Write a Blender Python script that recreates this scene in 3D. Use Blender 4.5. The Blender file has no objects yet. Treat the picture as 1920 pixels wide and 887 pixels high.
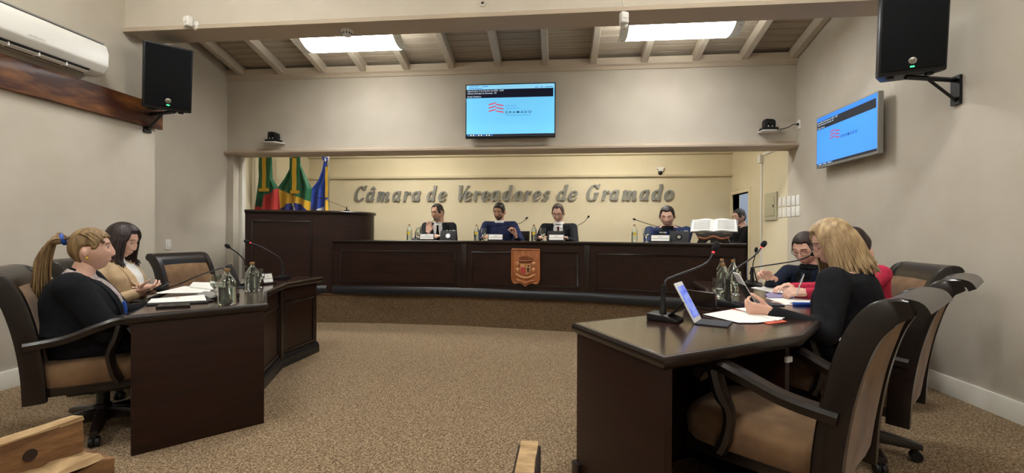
import bpy, bmesh, math, random
from mathutils import Vector as V, Matrix as M, Euler
from mathutils.bvhtree import BVHTree
random.seed(7)
S = bpy.context.scene
C = S.collection
PI = math.pi

# ------------------------------------------------------------------ camera
CH, CF = 1.17, 880.0
cam = bpy.data.cameras.new('camera')
cam.sensor_fit = 'HORIZONTAL'; cam.sensor_width = 36; cam.lens = 36 * CF / 1920
cam.clip_start = .02; cam.clip_end = 60
camo = bpy.data.objects.new('camera', cam); C.objects.link(camo)
CR = M.Rotation(math.radians(5.7), 3, 'Z') @ M.Rotation(PI/2 - math.radians(.27), 3, 'X') @ M.Rotation(.0046, 3, 'Z')
camo.matrix_world = M.Translation((0, 0, CH)) @ CR.to_4x4()
S.camera = camo

def ray(x, y): return CR @ V(((x-960)/CF, -(y-443.5)/CF, -1))
def pz(x, y, z): d = ray(x, y); return V((0, 0, CH)) + d*((z-CH)/d.z)
def pX(x, y, X): d = ray(x, y); return V((0, 0, CH)) + d*(X/d.x)
def pY(x, y, Y): d = ray(x, y); return V((0, 0, CH)) + d*(Y/d.y)

# ------------------------------------------------------------------ world, exposure
w = bpy.data.worlds.new('world'); S.world = w; w.use_nodes = True
w.node_tree.nodes['Background'].inputs[0].default_value = (.9, .95, 1, 1)
w.node_tree.nodes['Background'].inputs[1].default_value = .03
S.view_settings.view_transform = 'Standard'; S.view_settings.look = 'None'
S.view_settings.gamma = 1; S.view_settings.use_curve_mapping = False
S.view_settings.exposure = 0.8
LAMP = dict(room=(26.5, (.98, 1, 1.02)), view=(17, (.98, 1, 1)), dais=(17, (1, 1, .97)))   # strength, colour of the ceiling fixtures

# ------------------------------------------------------------------ materials
def lin(h):
    if isinstance(h, str):
        h = h.lstrip('#'); h = [int(h[i:i+2], 16)/255 for i in (0, 2, 4)]
    return tuple(c/12.92 if c <= .04045 else ((c+.055)/1.055)**2.4 for c in h)
MT = {}
def mat(name, col, rough=.6, metal=0, emit=0, trans=0, col2=None, scale=(8, 8, 8), detail=4, bump=0, bscale=None, coat=0, ior=1.45, spec=None, lo=.35, hi=.65, sheen=0, alpha=1):
    if name in MT: return MT[name]
    m = bpy.data.materials.new(name); m.use_nodes = True; MT[name] = m
    nt = m.node_tree; b = nt.nodes['Principled BSDF']
    c = lin(col); b.inputs['Base Color'].default_value = (*c, 1)
    b.inputs['Roughness'].default_value = rough; b.inputs['Metallic'].default_value = metal
    b.inputs['IOR'].default_value = ior
    if spec is not None: b.inputs['Specular IOR Level'].default_value = spec
    if coat: b.inputs['Coat Weight'].default_value = coat; b.inputs['Coat Roughness'].default_value = .12
    if sheen: b.inputs['Sheen Weight'].default_value = sheen
    if trans: b.inputs['Transmission Weight'].default_value = trans
    if emit: b.inputs['Emission Color'].default_value = (*c, 1); b.inputs['Emission Strength'].default_value = emit
    if col2 or bump:
        tc = nt.nodes.new('ShaderNodeTexCoord'); mp = nt.nodes.new('ShaderNodeMapping')
        nt.links.new(tc.outputs['Object'], mp.inputs[0]); mp.inputs['Scale'].default_value = scale
        n = nt.nodes.new('ShaderNodeTexNoise'); n.inputs['Scale'].default_value = 1; n.inputs['Detail'].default_value = detail
        nt.links.new(mp.outputs[0], n.inputs[0])
        if col2:
            r = nt.nodes.new('ShaderNodeValToRGB'); nt.links.new(n.outputs[0], r.inputs[0])
            r.color_ramp.elements[0].position = lo; r.color_ramp.elements[1].position = hi
            r.color_ramp.elements[0].color = (*c, 1); r.color_ramp.elements[1].color = (*lin(col2), 1)
            nt.links.new(r.outputs[0], b.inputs['Base Color'])
        if bump:
            n2 = n
            if bscale:
                n2 = nt.nodes.new('ShaderNodeTexNoise'); n2.inputs['Scale'].default_value = bscale; n2.inputs['Detail'].default_value = 3
                nt.links.new(tc.outputs['Object'], n2.inputs[0])
            bp = nt.nodes.new('ShaderNodeBump'); bp.inputs['Strength'].default_value = bump; bp.inputs['Distance'].default_value = .01
            nt.links.new(n2.outputs[0], bp.inputs['Height']); nt.links.new(bp.outputs[0], b.inputs['Normal'])
    return m
mat('wall_paint', '#c4bcae', .85, col2='#beb6a7', scale=(3, 3, 3), bump=.12, bscale=60)
mat('cream_paint', '#e0d5b9', .85, col2='#dbcfb1', scale=(2, 2, 2), bump=.08, bscale=60)
mat('trim_paint', '#b9aa96', .6)
mat('white_trim', '#e2ded3', .5)
mat('board_paint', '#aa9d8b', .7, col2='#9a8c7a', scale=(1.5, 30, 30), bump=.1)
mat('rafter_paint', '#b9ad9b', .65)
mat('wood', '#1f0f09', .48, col2='#2c160e', scale=(3, 3, 30), detail=6, spec=.3, coat=.05, lo=.3, hi=.7)
mat('wood_h', '#1d0f0a', .4, col2='#2e1810', scale=(3, 30, 30), detail=6, spec=.3, coat=.08, lo=.3, hi=.7)
mat('wood_top', '#2a150e', .2, col2='#351c13', scale=(3, 30, 30), detail=6, coat=.5, lo=.3, hi=.7)
mat('wood_dark', '#170d09', .34, col2='#20120c', scale=(4, 4, 25), detail=5, coat=.2)
mat('plinth_black', '#15161a', .35)
mat('black_plastic', '#0d0d0f', .45)
mat('black_gloss', '#0b0b0d', .15)
mat('black_mesh', '#0b0c0f', .8, bump=.3, bscale=500, spec=.2)
mat('white_plastic', '#e4e2dc', .4)
mat('grey_plastic', '#8c8a84', .45)
mat('steel', '#9a9890', .3, metal=1)
mat('paper', '#eceae4', .8)
mat('glass', '#f4fbf8', .03, trans=1, ior=1.45)
mat('water', '#f2f7f4', .02, trans=1, ior=1.33)
mat('cork', '#a87f52', .8)

def carpet(name, c1, c2, c3):
    m = bpy.data.materials.new(name); m.use_nodes = True; MT[name] = m
    nt = m.node_tree; b = nt.nodes['Principled BSDF']; b.inputs['Roughness'].default_value = .95; b.inputs['Specular IOR Level'].default_value = .1
    tc = nt.nodes.new('ShaderNodeTexCoord')
    n = nt.nodes.new('ShaderNodeTexNoise'); n.inputs['Scale'].default_value = 110; n.inputs['Detail'].default_value = 2; n.inputs['Distortion'].default_value = 1.2
    nt.links.new(tc.outputs['Object'], n.inputs[0])
    r = nt.nodes.new('ShaderNodeValToRGB'); e = r.color_ramp.elements
    e[0].position = .36; e[0].color = (*lin(c1), 1); e[1].position = .64; e[1].color = (*lin(c3), 1)
    x = e.new(.5); x.color = (*lin(c2), 1)
    nt.links.new(n.outputs[0], r.inputs[0]); nt.links.new(r.outputs[0], b.inputs['Base Color'])
    bp = nt.nodes.new('ShaderNodeBump'); bp.inputs['Strength'].default_value = .5; bp.inputs['Distance'].default_value = .008
    nt.links.new(n.outputs[0], bp.inputs['Height']); nt.links.new(bp.outputs[0], b.inputs['Normal'])
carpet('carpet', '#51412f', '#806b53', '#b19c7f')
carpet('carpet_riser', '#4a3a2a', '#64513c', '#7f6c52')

# ------------------------------------------------------------------ mesh helpers
class MB:
    def __init__(s): s.v = []; s.f = []
    def add(s, vs, fs, mx=None):
        o = len(s.v)
        s.v += [tuple(mx @ V(p)) if mx else tuple(p) for p in vs]
        s.f += [tuple(i+o for i in f) for f in fs]; return s
    def box(s, lo, hi, mx=None):
        x0, y0, z0 = lo; x1, y1, z1 = hi
        return s.add([(x0,y0,z0),(x1,y0,z0),(x1,y1,z0),(x0,y1,z0),(x0,y0,z1),(x1,y0,z1),(x1,y1,z1),(x0,y1,z1)],
                     [(0,3,2,1),(4,5,6,7),(0,1,5,4),(1,2,6,5),(2,3,7,6),(3,0,4,7)], mx)
    def prism(s, poly, z0, z1, mx=None):
        n = len(poly)
        if sum(poly[i][0]*poly[(i+1) % n][1]-poly[(i+1) % n][0]*poly[i][1] for i in range(n)) < 0: poly = poly[::-1]
        vs = [(p[0], p[1], z0) for p in poly]+[(p[0], p[1], z1) for p in poly]
        fs = [tuple(range(n))[::-1], tuple(range(n, 2*n))]+[(i, (i+1) % n, n+(i+1) % n, n+i) for i in range(n)]
        return s.add(vs, fs, mx)
    def rings(s, rings, closed=True, caps=True, mx=None):
        n = len(rings[0]); vs = [p for r in rings for p in r]; fs = []
        for k in range(len(rings)-1):
            for i in range(n if closed else n-1):
                j = (i+1) % n
                fs.append((k*n+i, k*n+j, (k+1)*n+j, (k+1)*n+i))
        if caps and closed:
            fs.append(tuple(range(n))[::-1]); fs.append(tuple(range((len(rings)-1)*n, len(rings)*n)))
        return s.add(vs, fs, mx)
    def tube(s, path, r, n=8, mx=None, flat=1.0, up=None):
        path = [V(p) for p in path]; m = len(path)
        rs = r if isinstance(r, (list, tuple)) else [r]*m
        rings = []; prev = None
        for i, p in enumerate(path):
            t = (path[min(i+1, m-1)]-path[max(i-1, 0)]).normalized()
            if prev is None:
                a = V(up) if up else (V((0, 0, 1)) if abs(t.z) < .9 else V((1, 0, 0)))
                u = (a - t*a.dot(t)).normalized()
            else:
                u = (prev - t*prev.dot(t)).normalized()
            prev = u; q = t.cross(u)
            rings.append([p + (u*math.cos(2*PI*k/n)*flat + q*math.sin(2*PI*k/n))*rs[i] for k in range(n)])
        return s.rings(rings, mx=mx)
    def lathe(s, prof, n=20, mx=None):
        return s.rings([[(r*math.cos(2*PI*k/n), r*math.sin(2*PI*k/n), z) for k in range(n)] for r, z in prof], mx=mx)
    def ell(s, c, r, mx=None, n=16, m=10, rot=None):
        c = V(c); rings = []
        for j in range(1, m):
            a = PI*j/m-PI/2
            ring = []
            for k in range(n):
                p = V((r[0]*math.cos(a)*math.cos(2*PI*k/n), r[1]*math.cos(a)*math.sin(2*PI*k/n), r[2]*math.sin(a)))
                ring.append(c+(rot @ p if rot else p))
            rings.append(ring)
        return s.rings(rings, mx=mx)
    def cone(s, a, b, ra, rb, n=14, k=5, sq=(1, 1), up=(0, 1, 0)):
        # round cone from a to b, elliptic section sq = (along up, across)
        a, b = V(a), V(b); t = (b-a).normalized(); L = (b-a).length
        u = V(up); u = u-t*u.dot(t)
        if u.length < 1e-3: u = V((1, 0, 0)); u = u-t*u.dot(t)
        u.normalize(); q = t.cross(u); rings = []
        def ring(c, r): return [c+(u*math.cos(2*PI*i/n)*sq[0]+q*math.sin(2*PI*i/n)*sq[1])*r for i in range(n)]
        for i in range(k): al = PI/2*(1-(i+.35)/(k)); rings.append(ring(a-t*ra*math.sin(al), ra*math.cos(al)))
        for i in range(4): f = i/3; rings.append(ring(a.lerp(b, f), ra+(rb-ra)*f))
        for i in range(k): al = PI/2*((i+.65)/(k)); rings.append(ring(b+t*rb*math.sin(al), rb*math.cos(al)))
        return s.rings(rings)
    def sweep(s, path, prof, closed=False):
        # sweep profile (outward offset, z) along a plan polyline; outward = right-hand side of travel
        n = len(path); rings = []
        P = [V((p[0], p[1])) for p in path]
        for i in range(n):
            d0 = (P[i]-P[i-1]).normalized() if (i > 0 or closed) else None
            d1 = (P[(i+1) % n]-P[i]).normalized() if (i < n-1 or closed) else None
            if d0 is None: d0 = d1
            if d1 is None: d1 = d0
            n0 = V((d0.y, -d0.x)); n1 = V((d1.y, -d1.x)); nn = (n0+n1); nn /= max(.3, nn.dot(n0))
            rings.append([(P[i].x+nn.x*o, P[i].y+nn.y*o, z) for o, z in prof])
        if closed: rings.append(rings[0])
        return s.rings(rings, caps=not closed)
    def build(s, name, m, parent=None, bevel=0, smooth=35, seg=2, mx=None):
        me = bpy.data.meshes.new(name)
        me.from_pydata(s.v, [], s.f)
        bm = bmesh.new(); bm.from_mesh(me)
        if bevel:
            bmesh.ops.remove_doubles(bm, verts=bm.verts, dist=1e-5)
            bmesh.ops.dissolve_limit(bm, angle_limit=.01, verts=bm.verts, edges=bm.edges)
            es = [e for e in bm.edges if len(e.link_faces) == 2 and e.calc_face_angle(0) > .5]
            bmesh.ops.bevel(bm, geom=es, offset=bevel, segments=seg, profile=.6, affect='EDGES', clamp_overlap=True)
        bmesh.ops.recalc_face_normals(bm, faces=bm.faces)
        bm.to_mesh(me); bm.free()
        if smooth:
            me.polygons.foreach_set('use_smooth', [True]*len(me.polygons)); me.set_sharp_from_angle(angle=math.radians(smooth))
        me.materials.append(MT[m] if isinstance(m, str) else m)
        o = bpy.data.objects.new(name, me); C.objects.link(o)
        if parent: o.parent = parent
        if mx: o.matrix_local = mx
        return o
def tag(o, label=None, cat=None, group=None, kind=None):
    if label: o['label'] = label
    if cat: o['category'] = cat
    if group: o['group'] = group
    if kind: o['kind'] = kind
    return o
def thing(name, label, cat, loc=(0, 0, 0), rz=0, group=None):
    o = bpy.data.objects.new(name, None); C.objects.link(o); o.empty_display_size = .1
    o.location = loc; o.rotation_euler = (0, 0, rz)
    return tag(o, label, cat, group)
def struct(o): o['kind'] = 'structure'; return o
def dup(root, loc=None, rz=None, label=None, group=None, rot=None):
    def cp(o, par):
        c = o.copy(); C.objects.link(c); c.parent = par
        for ch in o.children: cp(ch, c)
        return c
    r = cp(root, None)
    if loc is not None: r.location = loc
    if rz is not None: r.rotation_euler = (0, 0, rz)
    if label: r['label'] = label
    if group: r['group'] = group
    return r
def frame(a, b, z=0):
    # local x from a to b, local -y towards the right-hand side of travel (outward), z up
    a = V((a[0], a[1], z)); b = V((b[0], b[1], z)); x = (b-a).normalized(); zz = V((0, 0, 1)); y = zz.cross(x)
    return M(((x.x, y.x, 0, a.x), (x.y, y.y, 0, a.y), (0, 0, 1, z), (0, 0, 0, 1)))
def plen(a, b): return math.hypot(b[0]-a[0], b[1]-a[1])
def bez(pts, n=12):
    # Catmull-Rom through points
    P = [V(p) for p in pts]; out = []
    for i in range(len(P)-1):
        p0 = P[max(i-1, 0)]; p1 = P[i]; p2 = P[i+1]; p3 = P[min(i+2, len(P)-1)]
        for k in range(n):
            t = k/n
            out.append(.5*((2*p1)+(p2-p0)*t+(2*p0-5*p1+4*p2-p3)*t*t+(3*p1-p0-3*p2+p3)*t**3))
    out.append(P[-1]); return out
def text(body, size, m, parent, mx, name='lettering', align='LEFT', ext=0, sx=1, bold=0):
    cu = bpy.data.curves.new(name, 'FONT'); cu.body = body; cu.size = size; cu.align_x = align; cu.extrude = ext; cu.offset = bold; cu.resolution_u = 3
    to = bpy.data.objects.new(name, cu); C.objects.link(to)
    dg = bpy.context.evaluated_depsgraph_get(); me = bpy.data.meshes.new_from_object(to.evaluated_get(dg))
    bpy.data.objects.remove(to)
    me.materials.clear(); me.materials.append(MT[m] if isinstance(m, str) else m)
    for v in me.vertices: v.co.x *= sx
    o = bpy.data.objects.new(name, me); C.objects.link(o); o.parent = parent; o.matrix_local = mx
    return o

# ------------------------------------------------------------------ the room
XL, XR, XD, YB, YH, ZD = -4.10, 2.88, -4.56, 8.2, 6.06, .38
Y0 = -2.6
def slab(name, lo, hi, m, parent=None):
    return struct(MB().box(lo, hi).build(name, m, parent, smooth=0))
slab('floor', (XL-.1, Y0, -.1), (XR, 6.3, 0), 'carpet')
slab('floor_recess', (XD, 4.40, -.1), (XL-.1, 6.3, -.0005), 'carpet')
slab('wall_left', (XL-.15, Y0, 0), (XL, 4.40, 4.9), 'wall_paint')
slab('wall_left_jog', (XD-.1, 4.30, 0), (XL-.15, 4.40, 4.9), 'wall_paint')
slab('wall_left_recess', (XD-.1, 4.40, 0), (XD, YH+.2, 4.9), 'wall_paint')
slab('wall_left_dais', (XD-.1, YH+.2, 0), (XD, YB, 3.4), 'cream_paint')
slab('wall_back', (XD-.1, YB, 0), (XR+.1, YB+.1, 3.4), 'cream_paint')
slab('wall_right', (XR, Y0, 0), (XR+.1, YH+.2, 4.9), 'wall_paint')
DY0, DY1, DZ = 7.46, 8.14, 1.84            # doorway in the right-hand wall of the dais
slab('wall_right_dais', (XR, YH+.2, 0), (XR+.1, DY0, 3.4), 'cream_paint')
slab('wall_right_lintel', (XR, DY0, DZ), (XR+.1, DY1, 3.4), 'cream_paint')
slab('wall_right_jamb', (XR, DY1, 0), (XR+.1, YB, 3.4), 'cream_paint')
slab('wall_rear', (XL-.15, Y0-.1, 0), (XR+.1, Y0, 4.9), 'wall_paint')
slab('ceiling_dais', (XD-.1, YH+.2, 3.0), (XR+.1, YB+.1, 3.1), 'cream_paint')
# passage behind the doorway
mat('passage_paint', '#aeb6c4', .8)
slab('wall_passage_back', (XR+.1, 8.75, 0), (XR+1.6, 8.85, 2.6), 'passage_paint')
slab('wall_passage_side', (XR+1.5, 6.6, 0), (XR+1.6, 8.75, 2.6), 'passage_paint')
slab('wall_passage_front', (XR+.1, 6.5, 0), (XR+1.6, 6.6, 2.6), 'passage_paint')
slab('wall_passage_return', (XR+.1, YB+.1, 0), (XR+.15, 8.75, 2.6), 'passage_paint')
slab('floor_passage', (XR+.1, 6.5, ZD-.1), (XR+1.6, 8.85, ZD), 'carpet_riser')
slab('ceiling_passage', (XR+.1, 6.5, 2.5), (XR+1.6, 8.85, 2.6), 'passage_paint')
# door frame
df = MB()
df.box((XR-.02, DY0-.06, ZD), (XR+.11, DY0, DZ+.06)); df.box((XR-.02, DY1, ZD), (XR+.11, YB-.001, DZ+.06)); df.box((XR-.02, DY0, DZ), (XR+.11, DY1, DZ+.06))
mat('door_frame', '#e6dab8', .5)
struct(df.build('door_1', 'door_frame', bevel=.004))
# header wall with its ledge mouldings
hd = slab('wall_header', (XD, YH, 2.29), (XR, YH+.2, 3.40), 'wall_paint')
t1 = MB().sweep([(XD, YH), (XR, YH)], [(0, 2.24), (.05, 2.24), (.075, 2.262), (.075, 2.285), (.03, 2.30), (0, 2.325)])
t1.box((XD, YH, 2.24), (XR, YH+.2, 2.29))
struct(t1.build('trim_1', 'trim_paint'))
t2 = MB().sweep([(XD, YH), (XR, YH)], [(0, 3.26), (.015, 3.26), (.02, 3.30), (.04, 3.32), (.045, 3.40), (0, 3.40)])
struct(t2.build('trim_2', 'trim_paint'))
# front beam across the room
BY0, BY1, BZ = 4.07, 4.33, 3.06
slab('wall_beam', (XL, BY0, BZ+.03), (XR, BY1, 5.2), 'wall_paint')
slab('wall_beam_end', (XD, 4.40, BZ+.03), (XL, 4.60, 5.2), 'wall_paint')
t3 = MB().sweep([(XL, BY0), (XR, BY0)], [(0, BZ), (.03, BZ), (.035, BZ+.03), (.015, BZ+.045), (0, BZ+.05)])
t3.box((XL, BY0, BZ), (XR, BY1, BZ+.03)); t3.box((XD, 4.40, BZ), (XL, 4.60, BZ+.03))
struct(t3.build('trim_3', 'trim_paint'))
# sloping board ceiling between beam and header, planks and rafters one by one
SL = .23
def cz(y): return 3.42 + SL*(YH-y)
ce = MB(); ce.add([(XD, 4.3, cz(4.3)+.06), (XR, 4.3, cz(4.3)+.06), (XR, YH+.1, cz(YH+.1)+.06), (XD, YH+.1, cz(YH+.1)+.06), (XD, 4.3, cz(4.3)+.1), (XR, 4.3, cz(4.3)+.1), (XR, YH+.1, cz(YH+.1)+.1), (XD, YH+.1, cz(YH+.1)+.1)], [(0,1,2,3),(7,6,5,4),(0,4,5,1),(1,5,6,2),(2,6,7,3),(3,7,4,0)])
ceil = struct(ce.build('ceiling', 'board_paint', smooth=0))
pk = None; ang = math.atan(SL); PW = .118
n = int((YH+.08-4.3)/(PW*math.cos(ang)))
for i in range(n):
    y = YH+.06-(i+.5)*PW*math.cos(ang)
    if pk is None:
        pk = MB().box((XD+.01, -PW/2+.004, -.01), (XR-.01, PW/2-.004, .012)).build('plank', 'board_paint', ceil, bevel=.004, seg=1); o = pk
    else:
        o = pk.copy(); C.objects.link(o); o.parent = ceil
    o.matrix_local = M.Translation((0, y, cz(y)+.03)) @ M.Rotation(-ang, 4, 'X')
rf = None
for i, xb in enumerate([455, 530, 607, 683, 764, 848, 935, 1023, 1112, 1207, 1303, 1393, 1488]):
    X = pY(xb, 130, YH).x
    if X > XR-.06: X = XR-.05
    if rf is None:
        L = (YH-4.3)/math.cos(ang)
        rf = MB().box((-.04, -L, -.12), (.04, 0, .0)).build('rafter', 'rafter_paint', ceil, bevel=.006, seg=1); o = rf
    else:
        o = rf.copy(); C.objects.link(o); o.parent = ceil
    o.matrix_local = M.Translation((X, YH+.02, cz(YH)+.015)) @ M.Rotation(-ang, 4, 'X')
slab('ceiling_front', (XL-.15, Y0, 4.4), (XR+.1, BY0+.02, 4.5), 'cream_paint')
# baseboards
bbp = [(0, 0), (.018, 0), (.018, .125), (.012, .135), (0, .135)]
struct(MB().sweep([(XL, Y0+.01), (XL, 4.399)], bbp).build('baseboard_left', 'white_trim'))
struct(MB().sweep([(XR, YH), (XR, Y0+.01)], bbp).build('baseboard_right', 'white_trim'))
# mouldings on the dais back wall
for k, z in enumerate((2.15, 2.53)):
    struct(MB().sweep([(XD, YB), (XR, YB)], [(0, z), (.05, z+.01), (.06, z+.025), (.06, z+.045), (0, z+.06)]).build('trim_%d' % (4+k), 'cream_paint'))
# white corner trim at the left of the dais opening
struct(MB().box((XD, YH+.0, 0), (XD+.09, YH+.2, 2.24)).build('trim_6', 'wall_paint', smooth=0))
struct(MB().box((XD+.09, YH+.12, 0), (XD+.135, YH+.2, 2.24)).build('trim_7', 'white_trim', smooth=0))

# raised dais (carpeted riser with a wooden nosing)
BP = [(-4.56, 5.5), (-3.9, 5.62), (-3.18, 5.88), (-2.3, 5.93), (-1.2, 5.89), (.335, 5.65), (1.92, 5.05), (2.88, 4.6)]
dz = MB().prism(BP+[(2.88, 8.2), (-4.56, 8.2)], 0, ZD-.012)
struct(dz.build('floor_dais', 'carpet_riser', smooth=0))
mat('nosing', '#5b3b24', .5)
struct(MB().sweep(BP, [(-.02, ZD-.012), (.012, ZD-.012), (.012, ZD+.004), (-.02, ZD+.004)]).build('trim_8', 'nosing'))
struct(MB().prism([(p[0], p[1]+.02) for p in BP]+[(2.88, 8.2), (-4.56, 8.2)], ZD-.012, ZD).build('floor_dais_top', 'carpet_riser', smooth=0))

# ------------------------------------------------------------------ ceiling fixtures (their own light)
mat('fixture_white', '#dfe2da', .4)
def fixture(name, label, c, kind, tilt=0, L=1.25, W=.36, rz=0):
    t = thing(name, label, 'ceiling light', c, 0, 'ceiling fixtures')
    t.rotation_euler = (tilt, 0, rz)
    st, col = LAMP[kind]
    mn = 'diffuser_'+kind
    if mn not in MT:
        m = bpy.data.materials.new(mn); m.use_nodes = True; MT[mn] = m; b = m.node_tree.nodes['Principled BSDF']
        b.inputs['Base Color'].default_value = (.8, .8, .8, 1); b.inputs['Emission Color'].default_value = (*col, 1); b.inputs['Emission Strength'].default_value = st
    MB().box((-L/2+.05, -.06, .02), (L/2-.05, .06, .07)).build('housing', 'fixture_white', t, bevel=.006)
    def curved(x0, x1, z=0):
        r = []
        for i in range(9):
            a = i/8*2-1
            r.append([(x0, a*W/2, -.0+.05*a*a+z), (x1, a*W/2, .05*a*a+z), (x1, a*W/2, .05*a*a+.006+z), (x0, a*W/2, .05*a*a+.006+z)])
        return r
    MB().rings(curved(-L/2+.09, L/2-.09)).build('diffuser', mn, t)
    for s in (-1, 1):
        e = MB().rings(curved(min(s*L/2, s*(L/2-.09)), max(s*L/2, s*(L/2-.09)))).build('frosted_end', 'fixture_white', t)
        for q in (-.1, .1): MB().lathe([(.007, -.002), (.007, .004)], 8, M.Translation((s*(L/2-.04), q, 0))).build('screw', 'steel', e)
    for s in (-1, 1): MB().tube([(s*.4, 0, .06), (s*.4, 0, .16)], .012).build('rod', 'fixture_white', t)
    return t
fixture('ceiling_light', 'glowing curved glass ceiling light above the left desk, beside smoke detector', (pY(657, 86, 5.12).x, 5.12, pY(657, 86, 5.12).z), 'view', -ang)
fixture('ceiling_light', 'glowing curved glass ceiling light nearer to the right wall', (pY(1274, 62, 5.12).x, 5.12, pY(1274, 62, 5.12).z), 'view', -ang)
for i, X in enumerate((-2.6, 1.3)):
    for j, Y in enumerate((2.2, -.8)):
        fixture('ceiling_light', 'curved glass ceiling light over the %s, %s' % (('brown plank side', 'armchair side')[i], ('near the beam', 'near the rear wall')[j]), (X, Y, 4.22), 'room')
for X, l_ in ((-2.5, 'flags'), (.9, 'doorway')):
    fixture('ceiling_light', 'warm ceiling light behind the header at the %s end of the dais' % l_, (X, 6.72, 2.84), 'dais')
fixture('ceiling_light', 'cool ceiling light in the passage behind the door', (XR+.8, 7.8, 2.34), 'view', L=.6)

# ------------------------------------------------------------------ panelled furniture helpers
def bars(mb, mx, x0, x1, z0, z1, w=.018, y=0, t=.012):
    for lo, hi in (((x0, -t, z0), (x1, y, z0+w)), ((x0, -t, z1-w), (x1, y, z1)), ((x0, -t, z0), (x0+w, y, z1)), ((x1-w, -t, z0), (x1, y, z1))):
        mb.box(lo, hi, mx)
def panelled(parent, path, z0, z1, inset_x=.09, top=.10, bot=.10, thick=.04, names=True):
    # one flat panel for each straight run: backing board, raised centre board and moulding frame
    for a, b in zip(path[:-1], path[1:]):
        L = plen(a, b); mx = frame(a, b)
        p = MB().box((0, 0, z0), (L, thick, z1), mx).build('front_panel', 'wood', parent, smooth=0)
        if L < .3: continue
        fm = MB(); bars(fm, mx, inset_x, L-inset_x, z0+bot, z1-top, .02, 0, .014)
        fm.build('panel_moulding', 'wood_dark', p, bevel=.004)
        MB().box((inset_x+.02, -.004, z0+bot+.02), (L-inset_x-.02, 0, z1-top-.02), mx).build('centre_board', 'wood_h', p, smooth=0)
def cut(path, d):      # shift plan polyline outward (right-hand side)
    P = [V((p[0], p[1])) for p in path]; out = []
    for i in range(len(P)):
        d0 = (P[i]-P[i-1]).normalized() if i else (P[1]-P[0]).normalized()
        d1 = (P[i+1]-P[i]).normalized() if i < len(P)-1 else d0
        n0 = V((d0.y, -d0.x)); n1 = V((d1.y, -d1.x)); nn = n0+n1; nn /= nn.dot(n0)
        out.append((P[i].x+nn.x*d, P[i].y+nn.y*d))
    return out
PLINTH = [(0, 0), (.028, 0), (.03, .012), (.03, .05), (.02, .075), (.008, .085), (0, .085)]
def plinth(parent, path, z, h=1.0):
    MB().sweep(path, [(o, z+q*h) for o, q in PLINTH]).build('plinth', 'plinth_black', parent)
NOSE = [(-.03, 0), (.01, 0), (.022, .012), (.03, .022), (.03, .034), (.022, .04), (-.03, .04)]

# ------------------------------------------------------------------ curved dais bench
BT = 1.085
bench = thing('curved_bench', 'long dark panelled wooden bench with carved shield on its front', 'bench', (-.6, 6.0, ZD))
bench_inv = M.Translation((.6, -6.0, -ZD))
BF = [(-2.95, 5.905), (-1.2, 5.875), (.335, 5.635), (1.92, 5.035)]
BB = cut(BF, -.56)
root = bench
def rel(parent):       # children built in world coordinates
    for ch in parent.children: ch.matrix_parent_inverse = parent.matrix_basis.inverted()
panelled(bench, BF, ZD, BT-.04, .10, .09, .15)
plinth(bench, BF, ZD, 1.25)
MB().prism(cut(BF, .0)+BB[::-1][:-1]+[(-2.62, 6.43), (-2.62, 5.97), (-2.95, 5.97)], BT-.035, BT-.001).build('worktop', 'wood_top', bench)
MB().sweep(BF, [(o, BT-.04+q) for o, q in NOSE]).build('edge_moulding', 'wood_dark', bench)
for k in (1, 2):
    d = V((BF[k+1][0]-BF[k-1][0], BF[k+1][1]-BF[k-1][1])).normalized(); p = BF[k]
    mx = frame((p[0]-d.x*.035, p[1]-d.y*.035), (p[0]+d.x*.035, p[1]+d.y*.035))
    MB().box((0, -.012, ZD+.1), (.07, .02, BT-.04), mx).build('pilaster', 'wood_dark', bench, bevel=.004)
mx = frame(BF[3], BB[3])
MB().box((0, 0, ZD), (.56, .03, BT-.04), mx).build('end_panel', 'wood', bench, bevel=.003)
rel(bench)

# carved coat of arms on the bench front
mx = frame(BF[1], BF[2])
a = pY(987, 500, 5.76)
sx = (V((a.x, a.y))-V(BF[1])).dot((V(BF[2])-V(BF[1])).normalized())
shield = thing('carved_shield', 'carved wooden coat of arms with crown hanging on the bench front', 'shield')
shield.matrix_world = mx @ M.Translation((sx, -.016, .76)) @ M.Rotation(PI/2, 4, 'X')      # local x right, y up, z out
mat('carved', '#a9683a', .5, col2='#8e5128', scale=(30, 8, 8), coat=.2)
mat('carved_dark', '#7d4522', .55)
mat('carved_light', '#c08a5a', .5)
mat('arms_red', '#a8323a', .5)
def shield_outline(w, t, b):
    pts = [(-w, t), (w, t)]
    for i in range(13):
        q = i/12
        if q < .6: ang_ = q/.6*PI/2; pts.append((w-.22*w*(1-math.cos(ang_)), b+.10-(b+.10-b)*0-(.075)*math.sin(ang_)-.0))
        else: r_ = (q-.6)/.4; pts.append((w*.78*(1-r_), b+.025+.012*math.sin(r_*PI)-.03*r_**3))
    full = pts+[(-x, y) for x, y in pts[2:-1][::-1]]
    return full
so = shield_outline(.17, .225, -.215)
MB().prism(so, 0, .018).build('board', 'carved', shield, bevel=.004)
rim = MB()
def strip(path, w, h, z0, closed=False):
    m = MB()
    pts = path+[path[0]] if closed else path
    m.tube([(x, y, z0) for x, y in pts], w, 6, flat=1); return m
strip(so, .013, 0, .018, True).build('rim', 'carved', shield)
cr = MB()
for i in range(5):
    x = (i-2)*.036; y = .125-.004*(i-2)**2
    cr.box((x-.013, y-.03, .016), (x+.013, y+.012, .030))
    for q_ in (-.01, 0, .01): cr.box((x+q_-.0035, y+.012, .016), (x+q_+.0035, y+.021, .030))
cr.tube([(-.09, .09, .022), (0, .08, .026), (.09, .09, .022)], .013, 8)
cr.build('crown', 'carved_dark', shield)
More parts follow.
